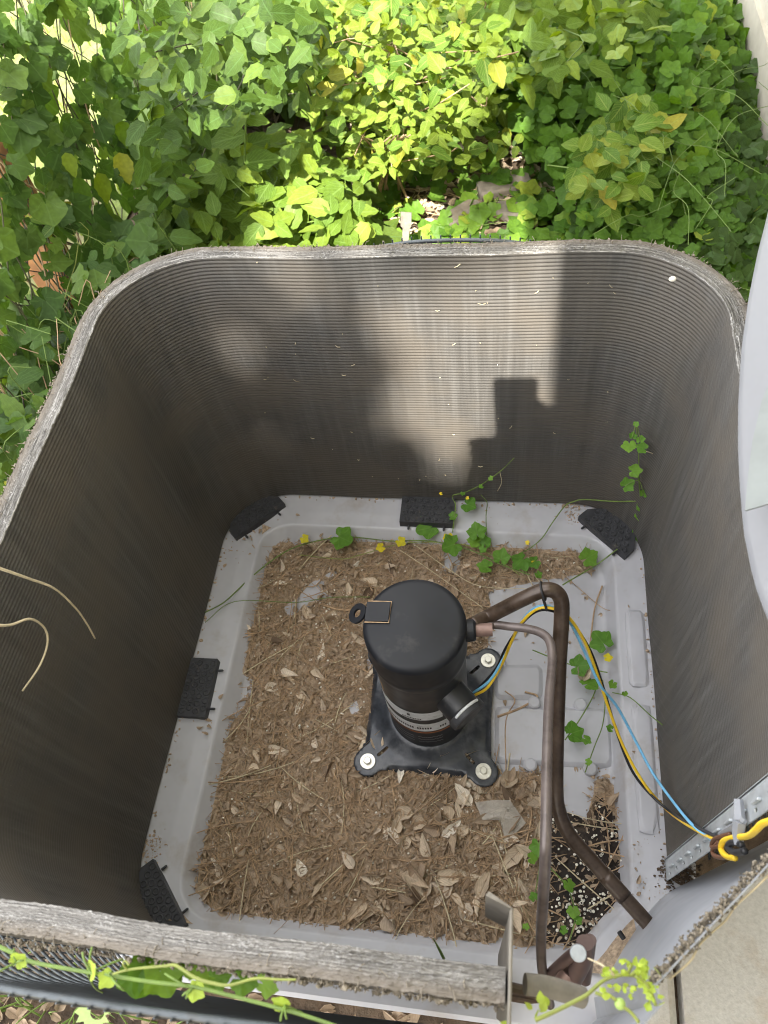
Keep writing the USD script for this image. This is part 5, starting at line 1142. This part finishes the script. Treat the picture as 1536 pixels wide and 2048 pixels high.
# lime vine at the front right corner
v6 = thing('lime_vine', 'lime-green budding vine with a small round fruit over the corner panel at the front', 'vine', at((1230, 1960), .56))
zz6 = .585
trail([at(q, zz6) for q in ((1070, 2040), (1110, 2022), (1150, 2002), (1175, 1988), (1205, 1962), (1232, 1951), (1262, 1950), (1290, 1955))], [.0017, .0013], 'yellow_stem', v6)
trail([at((1228, 1951), zz6), at((1218, 1940), .59), at((1200, 1928), .59), at((1176, 1917), .58)], [.0012, .0006], 'pale_stem', v6, 'tendril')
for P_ in ([(1262, 1950), (1285, 1930), (1292, 1925)], [(1270, 1952), (1295, 1970), (1300, 2000)], [(1280, 1950), (1302, 1985), (1312, 2012)], [(1255, 1948), (1262, 1930)], [(1190, 1985), (1212, 1992), (1215, 1985)], [(1215, 1988), (1232, 2000)], [(1238, 2008), (1262, 2025), (1278, 2045)]):
    trail([at(q, .592) for q in P_], .0013, 'yellow_stem', v6)
for i in range(70):
    c = [(1262, 1932), (1283, 1928), (1292, 1945), (1266, 1980), (1300, 1975), (1305, 2000), (1290, 1965), (1276, 1948), (1216, 1940), (1214, 1985)][i % 10]; p = at((c[0]+pr2.normal(0, 9), c[1]+pr2.normal(0, 9)), .594+pr2.normal(0, .006))
    t_ = place_leaf((SMALL+MELON)[pr2.integers(6)], p, face(p, .6), any_heading(), pr2.uniform(.003, .0075)); obj('leaf', (t_[0], t_[1]), 'leaf_lime', v6, smooth=True, uv=t_[2])
obj('fruit', trimesh.creation.icosphere(3, pxm(11, at((1240, 2008), .59))).apply_translation(at((1240, 2008), .59)), 'fruit_green', v6, smooth=True)
for u, v in ((1078, 2030), (1090, 2010), (1030, 2042)):
    p = at((u, v), .57)
    for k_ in range(3):
        t_ = place_leaf(SMALL[k_], p+pr2.normal(0, .004, 3), face(p, .6), any_heading(), pr2.uniform(.006, .011)); obj('leaf', (t_[0], t_[1]), 'leaf_lime', v6, smooth=True, uv=t_[2])

# ================================================================== behind the camera: tree, photographer
tr = thing('shade_tree', 'leafy tree behind the photographer whose crown dapples the back coil wall', 'tree', (-2.6, -5.4, GZ))
tgn = np.random.default_rng(31)
def to_wall(p):
    t_ = (p[1]-Y1)/SUN[1]; return p-SUN*t_
lit_wall = sg.Polygon([(q[0], q[2]) for q in (aty(a, Y1) for a in ((720, 560), (800, 520), (1250, 500), (1250, 850), (1060, 850), (980, 890), (890, 990), (850, 930), (800, 830), (770, 720)))])
spots = [sg.Point(q[0], q[2]).buffer(r_) for q, r_ in ((aty((430, 640), Y1), .028), (aty((600, 560), Y1), .05), (aty((540, 540), Y1), .025), (aty((450, 700), Y1), .03), (aty((630, 800), Y1), .022), (aty((560, 870), Y1), .03), (aty((520, 760), Y1), .02))]
blot = [sg.Point(q[0], q[2]).buffer(r_) for q, r_ in ((aty((855, 600), Y1), .036), (aty((690, 640), Y1), .05), (aty((800, 900), Y1), .06))]
holes = shapely.union_all([lit_wall]+spots).difference(shapely.union_all(blot)).buffer(.028)
crown = []
cl_c = [np.array([tgn.uniform(-1.9, .25), tgn.uniform(-1.3, .70)]) for _ in range(185)]+[np.array([tgn.uniform(-2.2, -.62), tgn.uniform(.5, 1.25)]) for _ in range(60)]
cl_h = [np.array([tgn.uniform(-.75, .15), tgn.uniform(.9, 2.3)]) for _ in range(6)]
cl_c += [np.array([tgn.uniform(-.62, .0), tgn.uniform(-1.25, -.02)]) for _ in range(34)]+[np.array([tgn.uniform(-.5, .15), tgn.uniform(-1.3, -.85)]) for _ in range(26)]
cl_h += [np.array([tgn.uniform(-.04, .15), tgn.uniform(.88, 2.6)]) for _ in range(9)]
cl_c += [np.array([tgn.uniform(-.02, .30), tgn.uniform(-.30, .08)]) for _ in range(16)]+[np.array([tgn.uniform(-.45, -.12), tgn.uniform(.02, .58)]) for _ in range(14)]
for ic, c in enumerate(cl_c+cl_h):
    high = ic >= len(cl_c)
    D = tgn.uniform(6.6, 9.2); 
    for k_ in range(16 if high else 46):
        w = np.array([c[0]+tgn.normal(0, .11), Y1, c[1]+tgn.normal(0, .11)])
        if shapely.contains_xy(holes, w[0], w[2]): continue
        if w[0] > -.55 and w[2] > .80 and not high: continue
        p = w+SUN*(D+tgn.normal(0, .15)); s = tgn.uniform(.055, .11)
        a = tgn.random()*2*PI; crown.append(place_leaf(SMALL[tgn.integers(3)], p, SUN*.7+tgn.normal(0, .45, 3), (math.cos(a), math.sin(a), -.5), s))
m, uv = join_leaves(crown); obj('crown', m, 'leaf_tree', tr, smooth=True, uv=uv)
tb0 = np.array([-2.6, -5.4, GZ-.05])
obj('trunk', tube([tb0, tb0+[.05, .02, 1.6], tb0+[.12, .1, 3.4], tb0+[.4, .1, 5.2], tb0+[.9, .0, 7.2]], [.20, .17, .14, .10, .04], 12, 6), 'bark', tr, smooth=True)
for e in ((-1.1, -4.8, 6.3), (-.9, -5.4, 6.9), (-1.5, -4.4, 5.4), (-.9, -4.3, 5.0), (-.6, -5.0, 5.3), (-2.3, -4.2, 6.2)):
    b = tb0+[.15, .1, 3.6+.5*tgn.random()]; e = np.array(e); obj('limb', tube([b, b+(e-b)*.4+[0, 0, .25], e], [.06, .035, .012], 8, 6), 'bark', tr, smooth=True)

person = thing('person', 'person in dark blue shirt and grey trousers holding up a phone', 'person', (.06, -.95, GZ))
J = dict(pel=(.05, -.96, .80), che=(.05, -.93, 1.12), nec=(.05, -.93, 1.26), hea=(.05, -.905, 1.375))
def v3_(*a): return np.array(a, float)
bones = [(J['pel'], .135, J['che'], .15), (v3_(-.08, -.92, 1.22), .075, v3_(.18, -.92, 1.22), .075), (J['che'], .14, v3_(.05, -.92, 1.22), .09), (v3_(.05, -.92, 1.22), .062, J['nec'], .055), (J['nec'], .055, J['hea'], .07),
         (v3_(.05, -.905, 1.40), .092, v3_(.05, -.885, 1.34), .075), (v3_(.05, -.87, 1.315), .05, v3_(.05, -.84, 1.30), .028), (v3_(.05, -.812, 1.375), .010, v3_(.05, -.802, 1.355), .013), (v3_(-.043, -.90, 1.37), .018, v3_(-.046, -.905, 1.395), .02), (v3_(.143, -.90, 1.37), .018, v3_(.146, -.905, 1.395), .02)]
hands_at = {-1: v3_(.040, -.530, 1.175), 1: v3_(.158, -.488, 1.215)}
arm = []
for sd_ in (-1, 1):
    sh = v3_(.05+.17*sd_, -.92, 1.22); el = v3_(.05+.23*sd_, -.76, 1.02); wr = hands_at[sd_]+v3_(.02*sd_, -.06, -.045)
    arm.append((sh, el, wr)); bones += [(sh, .058, el, .042), (el, .042, wr, .027)]
    hp_ = v3_(.05+.09*sd_, -.96, .78); kn = v3_(.05+.11*sd_, -.92, .36); an = v3_(.05+.12*sd_, -.95, -.06); bones += [(hp_, .098, kn, .062), (kn, .06, an, .042), (an, .042, an+v3_(.02*sd_, .15, -.055), .030)]
    hd = hands_at[sd_]; bones += [(wr, .026, hd, .030), (hd, .027, hd+v3_(-.01*sd_, .025, .03), .020)]
body = hullbones(bones, 16, .018, 5)
fing = []
for sd_ in (-1, 1):
    hd = hands_at[sd_]; up_ = UP*.75+v3_(0, 0, .2)
    for k_, ln in enumerate((.034, .040, .037, .028)):
        b = hd+v3_(.012*sd_, .02, .0)+UP*(.036-.017*k_)*1.0+RT*.006*sd_; m1 = b-RT*sd_*.012-FW*.030; e = m1-RT*sd_*ln*.75+FW*.004
        fing += [(b, .0088, m1, .0084), (m1, .0084, e, .0072)]
    b = hd+UP*.030-RT*sd_*.004; m1 = b+UP*.024-RT*sd_*.014-FW*.006; e = m1+UP*.014-RT*sd_*.018-FW*.006; fing += [(hd, .013, b, .0105), (b, .0105, m1, .0090), (m1, .0090, e, .0078)]
hands = hullbones(fing, 12, .02, 0)
body = man2tri(m3.Manifold(m3.Mesh(np.asarray(body.vertices, np.float32), np.asarray(body.faces, np.uint32)))+m3.Manifold(m3.Mesh(np.asarray(hands.vertices, np.float32), np.asarray(hands.faces, np.uint32))))
obj('body', body, 'skin', person, smooth=True)
shirt = [(J['pel'], .150, J['che'], .160), (v3_(-.08, -.92, 1.22), .086, v3_(.18, -.92, 1.22), .086), (J['che'], .15, v3_(.05, -.92, 1.22), .10)]
for sh, el, wr in arm: shirt.append((sh, .070, sh+(el-sh)*.75, .058))
obj('shirt', hullbones(shirt, 16, .018, 5), 'shirt_blue', person, smooth=True)
trs = []
for sd_ in (-1, 1):
    hp_ = v3_(.05+.09*sd_, -.96, .78); kn = v3_(.05+.11*sd_, -.92, .36); an = v3_(.05+.12*sd_, -.95, -.03); trs += [(v3_(.05, -.96, .84), .145, hp_, .115), (hp_, .112, kn, .076), (kn, .074, an, .058)]
obj('trousers', hullbones(trs, 16, .018, 5), 'trousers_grey', person, smooth=True)
obj('hair', hullbones([(v3_(.05, -.925, 1.415), .094, v3_(.05, -.94, 1.37), .085), (v3_(.05, -.90, 1.425), .086, v3_(.05, -.93, 1.41), .09)], 18, .012, 4), 'hair_brown', person, smooth=True)
for sd_ in (-1, 1):
    an = v3_(.05+.12*sd_, -.95, -.10); obj('shoe', hullbones([(an, .046, an+v3_(.02*sd_, .15, -.012), .036), (an+v3_(0, -.03, -.012), .038, an, .046)], 14, .015, 4), 'black_paint', person, smooth=True)
    obj('eye', trimesh.creation.icosphere(2, .011).apply_translation((.05+.033*sd_, -.822, 1.387)), 'phone_black', person, smooth=True)
pc = CAM-FW*.008; Pm = m3.CrossSection.square([.055, .131], True).offset(.0082, m3.JoinType.Round, circular_segments=24).extrude(.0078); Pm = man2tri(Pm)
Q = np.column_stack([RT, UP, np.cross(RT, UP)]); Pm.vertices = (Pm.vertices+[-.0185, -.0535, 0]) @ Q.T+pc
phone = thing('phone', 'black phone held up in both hands in front of the person', 'phone', tuple(pc))
obj('phone_body', Pm, 'phone_black', phone, smooth=30)
